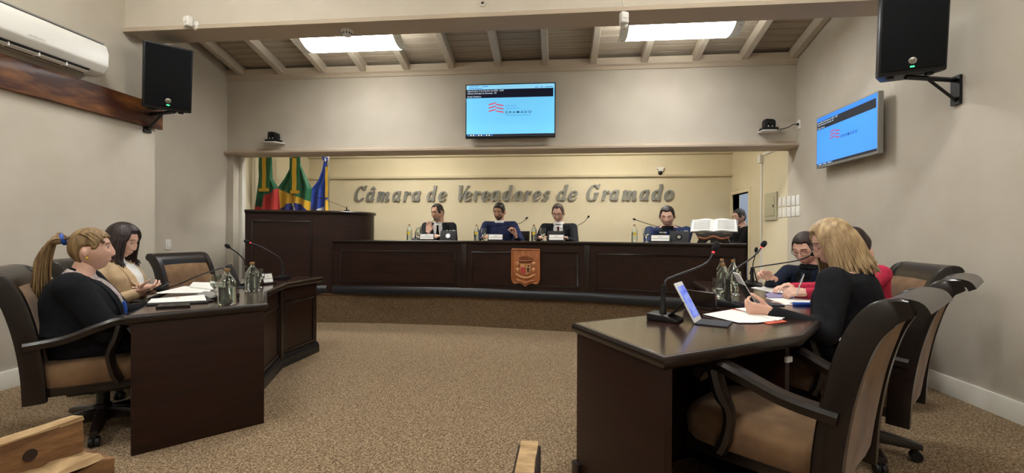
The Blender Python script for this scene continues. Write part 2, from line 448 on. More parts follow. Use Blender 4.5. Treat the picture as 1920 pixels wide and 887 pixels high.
qo = [(-.065, .05), (.065, .05), (.065, -.02), (.055, -.055), (.03, -.078), (0, -.09), (-.03, -.078), (-.055, -.055), (-.065, -.02)]
esc = MB().prism(qo, .015, .03).build('escutcheon', 'carved_light', shield, bevel=.003)
MB().prism([(-.058, .005), (-.006, .005), (-.006, -.078), (-.03, -.07), (-.05, -.05), (-.058, -.02)], .029, .034).build('red_quarter', 'arms_red', esc)
MB().box((-.004, -.085, .028), (.004, .05, .035)).build('divider', 'carved', esc)
tw = MB().box((.024, -.05, .03), (.032, .0, .036)).box((.04, -.05, .03), (.048, .0, .036)).box((.018, -.012, .03), (.054, -.004, .036)).box((.02, .03, .03), (.055, .037, .036)).box((.034, .01, .03), (.041, .037, .036))
tw.build('tower', 'black_plastic', esc)
for s in (-1, 1):
    for y in (.055, -.02): MB().ell((s*.1, y, .022), (.024, .024, .012), n=10, m=6).ell((s*.1, y-.02, .02), (.012, .016, .01), n=8, m=6).build('flower', 'carved_light', shield)
MB().tube(bez([(-.12, -.075, .02), (-.06, -.11, .026), (0, -.12, .028), (.06, -.11, .026), (.12, -.075, .02)], 5), .012, 8).build('ribbon', 'carved_light', shield)
MB().tube(bez([(-.11, -.15, .02), (-.05, -.165, .026), (0, -.185, .026), (.05, -.165, .026), (.11, -.15, .02)], 5), .016, 8).build('scroll', 'carved', shield)

# ------------------------------------------------------------------ lectern podium
PT = 1.47
pod = thing('podium', 'tall dark wooden podium with rounded end standing before the flags', 'podium', (-3.4, 6.4, ZD))
arc = [V((p[0], p[1], 0)) for p in [(-3.15, 5.88), (-2.86, 6.02), (-2.68, 6.28), (-2.66, 6.55), (-2.78, 6.72), (-3.0, 6.8)]]
arc = [(p.x, p.y) for p in bez(arc, 5)]
PF = [(-3.97, 5.60)]+arc
MB().prism(PF+[(-3.95, 6.8)], ZD, PT-.04).build('body', 'wood', pod, smooth=25)
MB().prism(cut(PF, .02)+[(-3.95, 6.82)], PT-.03, PT).build('top', 'wood_top', pod)
MB().sweep(PF, [(o, PT-.045+q) for o, q in NOSE]).build('edge_moulding', 'wood_dark', pod)
plinth(pod, PF[:4], ZD, 1.25)
mx = frame(PF[0], PF[1]); L = plen(PF[0], PF[1])
fm = MB(); bars(fm, mx, .07, L-.07, ZD+.16, PT-.13, .02, 0, .014)
fm.build('panel_moulding', 'wood_dark', pod, bevel=.004)
rel(pod)

# ------------------------------------------------------------------ councillor desks
def desk(name, label, front, back, zt, ends=(True, True), close_back=False):
    c = (sum(p[0] for p in front)/len(front), sum(p[1] for p in front)/len(front), 0)
    t = thing(name, label, 'desk', c)
    MB().prism(front+back[::-1], zt-.03, zt).build('desktop', 'wood_top', t, bevel=.004, seg=1)
    rim = front+back[::-1]
    if sum(rim[i][0]*rim[(i+1) % len(rim)][1]-rim[(i+1) % len(rim)][0]*rim[i][1] for i in range(len(rim))) < 0: rim = rim[::-1]
    MB().sweep(rim, [(-.03, zt-.05), (.0, zt-.05), (.012, zt-.04), (.02, zt-.028), (.02, zt-.012), (.012, zt-.0005), (-.03, zt-.0005)], closed=True).build('edge_moulding', 'wood_dark', t)
    return t
def orient(path):   # make sure outward (right-hand side) points to the room centre
    return path
# left desk: outward side faces +x
LT = .74
LF = [(-2.34, 4.43), (-2.36, 3.85), (-2.15, 3.25), (-1.80, 2.72)]       # travel towards the camera: right-hand side is -x, so reverse
LF = LF[::-1]
LBk = [(-2.215, 2.235), (-2.70, 3.0), (-2.95, 3.75), (-2.94, 4.43)]
dl = desk('council_desk', 'dark wooden angled desk with big bottles and two women behind it', LF, LBk, LT)
LFi = cut(LF, -.045)
panelled(dl, LFi, 0, LT-.05, .06, .13, .12)
plinth(dl, LFi, 0, 1.2)
MB().box((-.0, 0, 0), (plen(LBk[0], LF[0])+.0, .035, LT-.04), frame(LBk[0], LF[0])).build('end_panel', 'wood', dl, bevel=.003)
mxp = frame(LFi[3], (LBk[3][0], LBk[3][1])); MB().box((0, .0, 0), (plen(LFi[3], LBk[3]), .035, LT-.04), mxp).build('end_panel', 'wood', dl, bevel=.003)
for k, p in enumerate(LFi[1:3]):
    MB().box((p[0]-.03, p[1]-.03, .08), (p[0]+.03, p[1]+.03, LT-.05)).build('pilaster', 'wood_dark', dl, bevel=.006)
rel(dl)
# right desk: outward side faces -x
RT = .75
RF = [(1.22, 4.4), (1.16, 3.8), (.97, 3.2), (.665, 2.635), (.088, 2.243)]
RBk = [(1.86, 4.4), (1.78, 3.6), (1.48, 2.75), (1.02, 2.106), (.367, 1.672)]
dr = desk('council_desk', 'dark wooden angled desk with tablet and long microphones beside the empty armchair', RF, RBk, RT)
RFi = cut(RF, -.045)
panelled(dr, RFi, 0, RT-.05, .06, .13, .12)
plinth(dr, RFi, 0, 1.2)
e = RF[4]; f = RBk[4]
MB().box((0, 0, 0), (plen(e, f), .035, RT-.04), frame(e, f)).build('end_panel', 'wood', dr, bevel=.003)
MB().box((0, -.035, 0), (plen(RF[0], RBk[0]), .0, RT-.04), frame(RF[0], RBk[0])).build('end_panel', 'wood', dr, bevel=.003)
MB().box((-.01, -.02, 0), (.05, .02, .10), frame(e, f)).build('corner_block', 'wood_dark', dr, bevel=.004)
for p in RFi[1:4]:
    MB().box((p[0]-.03, p[1]-.03, .08), (p[0]+.03, p[1]+.03, RT-.05)).build('pilaster', 'wood_dark', dr, bevel=.006)
pt = V(RF[3]).lerp(V(RBk[3]), .5); q1 = V(RF[3]).lerp(V(RBk[3]), .12); q2 = V(RF[3]).lerp(V(RBk[3]), .92)
sup = MB().box((0, -.015, 0), ((q2-q1).length, .015, RT-.05), frame(q1, q2)).build('support_panel', 'wood', dr)
MB().box(((q2-q1).length-.001, -.02, .62), ((q2-q1).length+.012, .02, .645), frame(q1, q2)).build('cable_clip', 'white_plastic', dr, bevel=.003)
rel(dr)

# ------------------------------------------------------------------ armchairs (forward = +y, origin on the floor)
mat('velvet', '#5f452e', .92, col2='#856748', scale=(7, 7, 5), detail=5, sheen=.12, bump=.15, lo=.3, hi=.7)
mat('chair_wood', '#130c09', .33, col2='#1b110d', scale=(5, 5, 25), coat=.25)
def armchair(label, group='velvet armchairs'):
    t = thing('armchair', label, 'armchair', group=group)
    W = .245
    for s in (-1, 1):
        path = bez([(s*W, -.235, .27), (s*W, -.245, .45), (s*W, -.275, .65), (s*W, -.325, .83), (s*W, -.385, .925), (s*W, -.455, .955)], 6)
        rings = []
        for i, p in enumerate(path):
            q0 = path[max(i-1, 0)]; q1_ = path[min(i+1, len(path)-1)]; d = (q1_-q0).normalized(); nrm = V((0, d.z, -d.y))
            wdt = .045 if i < 24 else .045-.02*((i-24)/6)
            rings.append([p+V((dx, 0, 0))+nrm*dn for dx, dn in ((-.022, -wdt), (.022, -wdt), (.024, wdt*.8), (.018, wdt), (-.018, wdt), (-.024, wdt*.8))])
        MB().rings(rings).build('back_post', 'chair_wood', t, smooth=40)
        # arm with scrolled front
        ap = bez([(s*(W+.005), -.275, .575), (s*(W+.02), -.12, .60), (s*(W+.045), .02, .655), (s*(W+.05), .115, .685), (s*(W+.05), .17, .672), (s*(W+.05), .182, .638), (s*(W+.05), .155, .622)], 6)
        rings = []
        for i, p in enumerate(ap):
            q0 = ap[max(i-1, 0)]; q1_ = ap[min(i+1, len(ap)-1)]; d = (q1_-q0).normalized(); nrm = V((0, -d.z, d.y))
            rings.append([p+V((dx, 0, 0))+nrm*dn for dx, dn in ((-.03, -.022), (.03, -.022), (.036, .006), (.026, .02), (-.026, .02), (-.036, .006))])
        MB().rings(rings).build('arm', 'chair_wood', t, smooth=40)
        sp = bez([(s*(W+.048), .12, .66), (s*(W+.045), .10, .58), (s*(W+.03), .07, .5), (s*(W+.022), .085, .40), (s*(W+.02), .11, .34)], 5)
        MB().tube(sp, [.036]*8+[.03]*7+[.034]*6, 8, flat=.75, up=(0, 1, 0)).build('arm_support', 'chair_wood', t, smooth=40)
    # seat cushion
    sc = MB()
    rr = []
    for z, g in ((.335, -.01), (.345, .0), (.42, .005), (.455, -.012), (.47, -.05), (.474, -.12)):
        ring = []
        for i in range(28):
            a = 2*PI*i/28; ca, sa = math.cos(a), math.sin(a); k = (abs(ca)**6+abs(sa)**6)**(-1/6)
            ring.append((ca*k*(.25+g), .02+sa*k*(.27+g), z+(.008*(1-abs(ca)) if z > .44 else 0)))
        rr.append(ring)
    sc.rings(rr); sc.build('seat_cushion', 'velvet', t, smooth=60)
    MB().box((-.235, -.25, .29), (.235, .27, .34)).build('seat_frame', 'chair_wood', t, bevel=.008)
    # upholstered back
    prof = bez([(0, -.238, .34), (0, -.248, .47), (0, -.278, .66), (0, -.325, .82), (0, -.36, .885)], 6)
    rr = []
    for i, p in enumerate(prof):
        th = .034+.014*math.sin(PI*i/(len(prof)-1))
        rr.append([(x*(W-.02), p.y+(th if k < 5 else -th)*(1-.25*abs(x)**4), p.z) for k, x in enumerate((-1, -.5, 0, .5, 1, 1, .5, 0, -.5, -1))])
    MB().rings(rr).build('backrest', 'velvet', t, smooth=70)
    # rolled top rail
    pr = bez([(0, -.335, .875), (0, -.36, .93), (0, -.41, .965), (0, -.465, .962), (0, -.485, .935)], 5)
    rr = []
    for i, p in enumerate(pr):
        q0 = pr[max(i-1, 0)]; q1_ = pr[min(i+1, len(pr)-1)]; d = (q1_-q0).normalized(); nrm = V((0, -d.z, d.y))
        rr.append([p+V((x*W, 0, 0))+nrm*dn for x, dn in ((-1, -.014), (0, -.014), (1, -.014), (1, .014), (0, .018), (-1, .014))])
    MB().rings(rr).build('top_rail', 'chair_wood', t, smooth=50)
    # swivel base
    MB().box((-.12, -.14, .25), (.12, .14, .29)).build('mechanism', 'black_plastic', t, bevel=.006)
    MB().lathe([(.032, .25), (.032, .16), (.042, .155), (.046, .085), (.04, .06)], 14).build('column', 'black_plastic', t)
    for k in range(5):
        a = 2*PI*k/5+.3; d = V((math.sin(a), math.cos(a), 0)); q = V((d.y, -d.x, 0))
        rr = []
        for f, h0, h1, w_ in ((.0, .07, .135, .032), (.3, .072, .13, .03), (.8, .066, .105, .026), (1, .066, .092, .022)):
            c = d*(.03+.27*f)
            rr.append([c-q*w_+V((0, 0, h0)), c+q*w_+V((0, 0, h0)), c+q*w_*.8+V((0, 0, h1)), c-q*w_*.8+V((0, 0, h1))])
        lg = MB().rings(rr).build('base_leg', 'chair_wood', t, bevel=.004)
        c = d*.275
        cs = MB()
        for sgn in (-1, 1):
            cs.add([], [])
            mxw = M.Translation(c+q*.014*sgn+V((0, 0, .028))) @ q.to_track_quat('Z', 'Y').to_matrix().to_4x4()
            cs.lathe([(.01, -.011), (.025, -.011), (.028, -.006), (.028, .006), (.025, .011), (.01, .011)], 14, mxw)
        cs.box((-.02, -.01, -.0), (.02, .01, .02), M.Translation(c+V((0, 0, .045))))
        cs.build('caster', 'black_plastic', lg)
    return t
def face(dx, dy): return math.atan2(-dx, dy)
chair0 = armchair('empty brown velvet armchair with its back to the wall baseboard, drawn up to tablet desk')
chair0.location = (.885, 2.0, 0); chair0.rotation_euler = (0, 0, face(-.73, .68))
dup(chair0, (1.60, 2.74, 0), face(-.74, .67), 'brown velvet armchair of the blonde woman in black sweater')
dup(chair0, (2.125, 3.58, 0), face(-.95, .12), 'brown velvet armchair behind the person in pink top')
dup(chair0, (-2.69, 2.53, 0), face(.78, .62), 'brown velvet armchair carrying the ponytailed woman in black blazer')
dup(chair0, (-3.15, 3.25, 0), face(.93, .33), 'brown velvet armchair carrying the dark-haired woman in beige jacket')
dup(chair0, (-3.20, 4.06, 0), face(.98, -.17), 'empty brown velvet armchair under the light switch by the podium')
dup(chair0, (2.08, 4.22, 0), face(-.85, -.45), 'brown velvet armchair carrying the man in striped tie')

# ------------------------------------------------------------------ televisions
def flat(name, m, parent, x0, y0, x1, y1, z, th=.0006):
    return MB().box((x0, y0, z), (x1, y1, z+th)).build(name, m, parent, smooth=0)
def tv(label, mx, W, H, sky, sky2, red, ink, band, bezel, es):
    t = thing('television', label, 'television', group='wall televisions'); t.matrix_world = mx
    k = label[:5]
    def em(n, c, e): return mat(n+k, c, .4, emit=e*es)
    b = .012
    MB().box((-W/2, -H/2, -.045), (W/2, H/2, 0)).build('casing', bezel, t, bevel=.004)
    MB().box((-W*.3, -H*.3, -.11), (W*.3, H*.25, -.045)).build('wall_bracket', 'black_plastic', t, bevel=.004)
    sc = flat('screen', em('screen', sky, 1), t, -W/2+b, -H/2+.022, W/2-b, H/2-b, .0002)
    w = W-2*b; h = H-b-.022; x0 = -W/2+b; y1 = H/2-b; y0 = y1-h
    flat('browser_bar', em('bar', sky2, 1), sc, x0, y1-h*.085, x0+w, y1, .0009)
    flat('title_band', em('band', band, .3), sc, x0, y1-h*.25, x0+w*.985, y1-h*.085, .0012)
    flat('task_bar', em('task', '#20242c', .4), sc, x0, y0, x0+w, y0+h*.045, .0012)
    white = em('text', '#d8ecff', 1)
    for s_, y, sz in (('Segunda-feira, 9 de Outubro de 2023 - 18:07', .125, .034), ('Câmara Municipal de Gramado - RS', .172, .034), ('Sessão Ordinária', .235, .034)):
        text(s_, h*sz*1.25, white, sc, M.Translation((x0+w*.01, y1-h*y, .002)), 'screen_text', sx=.93)
    tabm = em('tabtext', '#3c78c8', .8)
    for xx, ww, yy in ((.03, .11, .025), (.18, .07, .025), (.03, .15, .06), (.78, .04, .06), (.84, .03, .06), (.9, .08, .06)):
        flat('browser_text', tabm, sc, x0+w*xx, y1-h*(yy+.008), x0+w*(xx+ww), y1-h*(yy-.004), .0016)
    for i in range(10):
        flat('task_icon', em('icon', '#cfe4f6', 1) if i % 3 else em('icon2', '#3d7fe0', 1), sc, x0+w*(.015+.03*i), y0+h*.012, x0+w*(.032+.03*i), y0+h*.034, .0018)
    rm = em('logo', red, .9)
    lx, ly, lw, lh = x0+w*.255, y1-h*.36, w*.085, h*.022
    for i in range(3):
        yy = ly-i*h*.064
        MB().prism([(lx, yy-h*.035), (lx+lw, yy), (lx+lw, yy+lh), (lx, yy-h*.035+lh)], .001, .0016).build('logo_bar', rm, sc, smooth=0)
        MB().prism([(lx+lw*1.03, yy-h*.03), (lx+lw*2.0, yy-h*.057), (lx+lw*2.0, yy-h*.057+lh), (lx+lw*1.03, yy-h*.03+lh)], .001, .0016).build('logo_bar', rm, sc, smooth=0)
    im = em('ink', ink, .35); gm = em('inkpale', '#4f9fd0', .6)
    tx = x0+w*.445
    text('CÂMARA', h*.036, gm, sc, M.Translation((tx, y1-h*.425, .002)), 'logo_text', sx=1.5)
    text('MUNICIPAL', h*.036, gm, sc, M.Translation((tx, y1-h*.475, .002)), 'logo_text', sx=1.5)
    text('G R A M A D O', h*.068, im, sc, M.Translation((tx, y1-h*.56, .002)), 'logo_text', sx=1.12, bold=.0006)
    flat('logo_rule', gm, sc, tx, y1-h*.602, tx+w*.29, y1-h*.594, .0015)
    return t
m1 = M.Translation((-.625, 5.945, 2.742)) @ M.Rotation(PI/2, 4, 'X')
tv('black framed television with bright blue page on the header wall', m1, 1.15, .69, '#6cc4f4', '#8ad2f6', '#d8485e', '#1a3a70', '#0a1030', 'black_gloss', .42)
m2 = M.Translation((2.765, 4.885, 2.165)) @ M.Rotation(-PI/2, 4, 'Z') @ M.Rotation(PI/2, 4, 'X')
tv('silver framed television with deeper blue page on the right wall', m2, .985, .545, '#3f8cf0', '#2f7cea', '#b03a48', '#16284a', '#202530', 'grey_plastic', .42)

# ------------------------------------------------------------------ loudspeakers on brackets
mat('led_green', '#2dff6a', .4, emit=4)
def speaker(label, c, yaw, pitch, plate, sidex):
    t = thing('loudspeaker', label, 'loudspeaker', c, 0, 'wall loudspeakers')
    t.rotation_euler = Euler((pitch, 0, yaw)); W, Hh, D = .19, .30, .34      # faces local -y
    MB().prism([(-W, 0), (W, 0), (W*1.02, .06), (W*.62, D), (-W*.62, D), (-W*1.02, .06)], -Hh, Hh).build('cabinet', 'black_plastic', t, bevel=.012)
    MB().box((-W+.012, -.012, -Hh+.03), (W-.012, .0, Hh-.015)).build('grille', 'black_mesh', t, bevel=.01)
    lg = MB().lathe([(.024, 0), (.024, .004), (.018, .006)], 20, M.Translation((.0, -.012, -Hh+.085)) @ M.Rotation(PI/2, 4, 'X')).build('badge', 'steel', t)
    bm_ = MB()
    for s in (-1, 1): bm_.prism([(s*.002, -.006), (s*.011, .008), (s*.006, .008), (s*.002, .0)], .006, .0068, M.Translation((.0, -.012, -Hh+.085)) @ M.Rotation(PI/2, 4, 'X'))
    bm_.build('emblem', 'black_plastic', lg)
    MB().box((-.012, -.014, -Hh+.042), (.012, -.011, -Hh+.05)).build('led', 'led_green', t, bevel=.002)
    for s in (-1, 1):
        MB().box((s*W*.62-.03, .12, -.06), (s*W*.62+.03, .2, .06)).build('handle_recess', 'black_gloss', t, bevel=.006)
        MB().box((s*.11-.02, .03, -Hh-.018), (s*.11+.02, .09, -Hh)).build('foot', 'black_plastic', t, bevel=.004)
    # bracket in world coordinates
    wx, wy, wz = plate; cx, cy, cz_ = c
    b = MB()
    s = 1 if wx > cx else -1
    b.box((min(wx, wx-s*.02), wy-.04, wz-.11), (max(wx, wx-s*.02), wy+.04, wz+.1))
    ex = cx+s*.02; zb = wz+.07
    d = (V((ex, cy+.1, zb))-V((wx, wy, zb)))
    b.tube([(wx-s*.01, wy, zb), (ex, cy+.1, zb)], .018, 4); b.tube([(wx-s*.01, wy, wz-.08), V((wx, wy, zb)).lerp(V((ex, cy+.1, zb)), .6)], .014, 4)
    o = b.build('wall_bracket', 'black_plastic', t); o.matrix_parent_inverse = (M.Translation(c) @ Euler((pitch, 0, yaw)).to_matrix().to_4x4()).inverted()
    return t
cl = pY(316, 146, 4.12)
speaker('black loudspeaker above the end of the brown wall plank', tuple(cl), math.radians(48), math.radians(10), (XL, 4.30, cl.z-.365), 0)
cr_ = pY(1713, 54, 3.52)
speaker('black loudspeaker on the right wall above the silver framed television', tuple(cr_), math.radians(-22), math.radians(8), (XR, 3.72, cr_.z-.372), 0)

# ------------------------------------------------------------------ brown plank on the left wall
mat('rustic', '#452113', .55, col2='#8e5a2c', scale=(6, 3.2, 11), detail=9, coat=.05, lo=.42, hi=.72)
pl = MB().box((XL, Y0+.02, 2.225), (XL+.045, 4.45, 2.475)).build('wall_plank', 'rustic', bevel=.006)
tag(pl, 'long reddish brown stained plank fixed along the left wall', 'plank')

# ------------------------------------------------------------------ air conditioner
ac = thing('air_conditioner', 'white split air conditioner above the brown plank', 'air conditioner', (XL, 3.2, 2.66))
prof = [(0, -.13), (.10, -.145), (.17, -.115), (.21, -.06), (.215, .05), (.19, .12), (.15, .14), (0, .14)]
def acrings(ys): return [[(x, y, z) for x, z in prof] for y in ys]
MB().rings(acrings((-.52, .51))).build('body', 'white_plastic', ac, bevel=.012, seg=3, smooth=60)
MB().rings([[(x, y, z) for x, z in ((.105, -.15), (.172, -.12), (.168, -.112), (.10, -.138))] for y in (-.44, .38)]).build('air_slot', 'black_plastic', ac)
lv = MB().rings([[(x, y, z) for x, z in ((.125, -.149), (.155, -.135), (.153, -.13), (.123, -.143))] for y in (-.44, .38)]).build('louvre', 'white_plastic', ac)
for y in (-.2, .0, .2): MB().box((.10, y-.004, -.15), (.165, y+.004, -.12)).build('louvre_clip', 'white_plastic', lv)
MB().box((.02, -.5, .135), (.18, .5, .145)).build('intake', 'grey_plastic', ac)
text('SAMSUNG', .02, 'grey_plastic', ac, M.Translation((.2165, -.06, -.045)) @ M.Rotation(PI/2, 4, 'Z') @ M.Rotation(PI/2+.07, 4, 'X'), 'brand_text', align='CENTER', sx=1.3)

# ------------------------------------------------------------------ video cameras on little shelves
def ptz(label, c):
    s = tag(MB().prism([(-.11, 0), (.11, 0), (.11, -.07), (.05, -.16), (-.11, -.16)], -.012, 0).build('camera_shelf', 'white_plastic', bevel=.002), 'small white shelf under the '+label, 'shelf', 'camera shelves')
    s.location = c
    t = thing('video_camera', 'black '+label, 'camera', (c[0]-.01, c[1]-.08, c[2]), 0, 'conference cameras')
    MB().box((-.09, -.06, 0), (.09, .06, .035)).build('base', 'black_plastic', t, bevel=.006)
    MB().prism([(-.06, .03), (.06, .03), (.066, .08), (.06, .12), (.03, .135), (-.05, .14), (-.062, .11)], -.05, .045, M.Rotation(PI/2, 4, 'X')).build('head', 'black_plastic', t, bevel=.008)
    MB().lathe([(.026, 0), (.026, .02), (.02, .022)], 16, M.Translation((0, -.045, .09)) @ M.Rotation(PI/2, 4, 'X')).build('lens', 'black_gloss', t)
    for x in (-.025, .02): MB().ell((x, -.052, .048), (.007, .004, .008), n=8, m=6).build('indicator', 'white_plastic', t)
    return t
a = pY(511, 266, 5.94); ptz('video camera on the header near the left corner', (a.x, YH, a.z))
a = pY(1449, 244, 5.94); ptz('video camera on the header near the right wall', (a.x-.02, YH, a.z))
o = pX(1499, 233, XR)
soc = thing('wall_socket', 'white socket plate feeding the video camera near the header', 'socket', (XR, o.y, o.z))
MB().box((-.01, -.035, -.055), (0, .035, .055)).build('plate', 'white_plastic', soc, bevel=.003)
MB().box((-.03, -.014, -.012), (-.01, .014, .012)).build('plug', 'black_plastic', soc, bevel=.003)
tag(MB().tube(bez([(XR-.03, o.y, o.z), (XR-.08, o.y-.02, o.z-.005), (XR-.16, 5.93, o.z-.05), (a.x+.085, 5.96, a.z+.012)], 6), .005, 6).build('camera_cable', 'black_plastic'), 'thin black cable from wall socket to video camera', 'cable')

# ------------------------------------------------------------------ small devices
def dome(name, label, cat, c, rot, parts): pass
sd = thing('smoke_detector', 'white round smoke detector under the beam beside a ceiling light', 'smoke detector', (pz(652, 58, BZ).x, 4.2, BZ))
MB().lathe([(.0, 0), (.055, 0), (.055, -.015), (.05, -.02)], 20).build('mount', 'white_plastic', sd)
MB().lathe([(.042, -.02), (.042, -.045), (.03, -.055), (.0, -.057)], 20).build('cap', 'white_plastic', sd)
for k in range(10):
    a_ = 2*PI*k/10; MB().box((.04, -.005, -.042), (.044, .005, -.024), M.Rotation(a_, 4, 'Z')).build('vent', 'black_plastic', sd)
def pir(label, c, rz):
    t = thing('motion_sensor', label, 'motion sensor', c, rz, 'motion sensors')
    MB().lathe([(.04, 0), (.04, .012), (.03, .02)], 18, M.Translation((.03, 0, -.02)) @ M.Rotation(PI/2, 4, 'X')).build('mount', 'white_plastic', t)
    MB().box((-.035, -.085, -.045), (.035, -.03, .05)).build('body', 'white_plastic', t, bevel=.016, seg=3)
    MB().box((-.026, -.09, -.01), (.026, -.08, .035)).build('lens', 'paper', t, bevel=.006)
    MB().tube([(.02, -.02, -.01), (.0, -.04, -.01)], .01, 8).build('arm', 'white_plastic', t)
    return t
a = pY(365, 46, BY0); pir('white motion sensor on the beam near the left speaker', (a.x, BY0, a.z), math.radians(-20))
a = pY(1163, 40, BY0); pir('white motion sensor hanging by a thin wire on the beam', (a.x, BY0, a.z), math.radians(25))
tag(MB().tube([(a.x+.02, BY0-.006, a.z+.03), (a.x+.03, BY0-.006, a.z+.12), (a.x+.0, BY0-.004, a.z+.25)], .003, 6).build('sensor_wire', 'white_trim'), 'thin pale wire running up the beam', 'wire')
a = pY(905, 6, BY0)
vb = thing('beam_hole', 'little round hole with pale rim on the beam face', 'wall hole', (a.x, BY0, a.z))
MB().lathe([(.0, 0), (.032, 0), (.03, .006), (.0, .006)], 18, M.Rotation(PI/2, 4, 'X')).build('disc', 'wall_paint', vb); MB().ell((0, -.008, 0), (.014, .005, .01), n=8, m=6).build('screw', 'black_plastic', vb)  # black dome paints the shade inside a small hole, not a screw
a = pY(1238, 322, YB)
dc = thing('dome_camera', 'tiny dome camera on the cream wall above the lettering', 'camera', (a.x, YB, a.z))
MB().box((-.06, -.05, .045), (.06, 0, .075)).build('bracket', 'white_plastic', dc, bevel=.004)
MB().box((-.045, -.06, -.0), (.045, 0, .045)).build('body', 'white_plastic', dc, bevel=.008)
MB().ell((-.01, -.06, -.03), (.036, .036, .036)).build('eye', 'black_gloss', dc)
# electrical panel and switch plates on the right-hand wall
def onwall(x0, y0, x1, y1): a, b = pX(x0, y0, XR), pX(x1, y1, XR); return a, b
a, b = pX(1436, 388, XR), pX(1458.5, 388, XR); zt, zb_ = pX(1447, 361.5, XR).z, pX(1447, 413, XR).z
mat('panel_grey', '#b9b49a', .5)
ep = thing('electrical_panel', 'grey metal electrical cabinet beside the rows of switch plates', 'electrical panel', (XR, (a.y+b.y)/2, (zt+zb_)/2))
hw, hh = abs(a.y-b.y)/2, (zt-zb_)/2
MB().box((-.02, -hw, -hh), (0, hw, hh)).build('frame', 'panel_grey', ep, bevel=.003)
dd = MB().box((-.028, -hw+.05, -hh+.06), (-.02, hw-.05, hh-.06)).build('door', 'panel_grey', ep, bevel=.003)
MB().box((-.034, -hw+.06, -.02), (-.028, -hw+.075, .02)).build('latch', 'black_plastic', dd)
for r_, (ya, yb_) in enumerate(((379, 0), (399.5, 0))):
    for k in range(5):
        x = 1463.5+k*8.4; yy = ya-k*1.05+(k-2)*.1
        p = pX(x, yy, XR)
        t = thing('switch_plate', 'white switch plate, %s of the %s row counted from the electrical cabinet' % (('first', 'second', 'third', 'fourth', 'fifth')[k], ('upper', 'lower')[r_]), 'switch', (XR, p.y, p.z), 0, 'switch plates beside the electrical cabinet')
        MB().box((-.01, -.041, -.06), (0, .041, .06)).build('plate', 'white_plastic', t, bevel=.003)
        MB().box((-.014, -.018, -.03), (-.01, .018, .03)).build('rocker', 'paper', t, bevel=.002)
p = pX(1429.5, 300, XR)
cd = thing('conduit', 'white vertical cable conduit between doorway and electrical cabinet', 'conduit', (XR, p.y, ZD))
MB().box((-.02, -.018, 0), (0, .018, 2.2-ZD)).build('duct', 'white_plastic', cd, bevel=.003)
MB().box((-.05, -.045, 2.2-ZD), (0, .045, 2.32-ZD)).build('junction_box', 'white_plastic', cd, bevel=.004)
MB().box((-.02, -.5, 2.30-ZD), (0, -.045, 2.335-ZD)).build('duct', 'white_plastic', cd, bevel=.003)
p = pX(314.5, 458.5, XD)
sw = thing('light_switch', 'white light switch plate above the empty armchair', 'switch', (XD, p.y, p.z))
MB().box((0, -.04, -.06), (.01, .04, .06)).build('plate', 'white_plastic', sw, bevel=.003); MB().box((.01, -.015, -.03), (.014, .015, .03)).build('rocker', 'paper', sw, bevel=.002)
p = pX(313, 528, XD)
cdl = thing('cable_duct', 'low white cable duct with socket box behind the empty armchair', 'cable duct', (XD, p.y, p.z))
MB().box((0, -.9, -.035), (.03, 1.3, .015)).build('duct', 'white_plastic', cdl, bevel=.003); MB().box((0, -.07, .015), (.05, .07, .06)).build('socket_box', 'white_plastic', cdl, bevel=.004)

# ------------------------------------------------------------------ raised lettering on the back wall
def arcp(cx, cy, rx, ry, a0, a1, n=14): return [(cx+rx*math.cos(math.radians(a0+(a1-a0)*i/n)), cy+ry*math.sin(math.radians(a0+(a1-a0)*i/n))) for i in range(n+1)]
B_, T_ = .3, .11          # stem and thin pen widths (x-height = 1)
G = {}
# each stroke: list of points plus a pen (width across, height); strokes drawn upright, slanted later
bowl = arcp(.34, .5, .23, .42, 60, 330)
G['a'] = (.92, [(bowl, 'n'), ([(.50, .9), (.62, .93)], 'h'), ([(.70, .98), (.70, .2), (.74, .07)], 's'), ([(.74, .07), (.84, .06), (.92, .2)], 'h'), (arcp(.42, .62, .24, .34, 20, 110), 'h'), ([(.5, .2), (.62, .42)], 'h')])
G['d'] = (.92, [(bowl, 'n'), ([(.70, 1.5), (.70, .2), (.74, .07)], 's'), ([(.74, .07), (.84, .06), (.92, .2)], 'h'), (arcp(.42, .62, .24, .34, 20, 110), 'h'), ([(.5, .2), (.62, .42)], 'h'), ([(.5, 1.46), (.62, 1.5)], 'h')])
G['e'] = (.8, [(arcp(.40, .48, .27, .44, 75, 300, 16), 'n'), (arcp(.42, .72, .26, .22, 75, -60), 'n2'), ([(.56, .53), (.36, .44), (.2, .42)], 'h'), ([(.52, .09), (.66, .14), (.78, .28)], 'h')])
G['o'] = (.86, [(arcp(.43, .5, .28, .43, 0, 360, 24), 'n')])
G['r'] = (.72, [([(.02, .86), (.14, .95)], 'h'), ([(.2, .95), (.2, .08)], 's'), ([(.28, .5), (.44, .85), (.6, .93)], 'h'), ([(.6, .9), (.64, .76)], 'n2')])
G['m'] = (1.36, [([(.02, .86), (.14, .95)], 'h'), ([(.2, .95), (.2, .08)], 's'), ([(.28, .5), (.42, .84), (.55, .94)], 'h'), ([(.62, .86), (.62, .08)], 's'), ([(.7, .5), (.86, .84), (.98, .94)], 'h'), ([(1.06, .86), (1.06, .2), (1.1, .07)], 's'), ([(1.1, .07), (1.22, .06), (1.32, .2)], 'h')])
G['s'] = (.66, [(arcp(.36, .73, .19, .2, 20, 190), 'n2'), ([(.2, .66), (.34, .52), (.46, .36)], 'n'), (arcp(.3, .26, .2, .19, 30, -170), 'n2'), ([(.52, .78), (.58, .96)], 'h'), ([(.1, .24), (.06, .02)], 'h')])
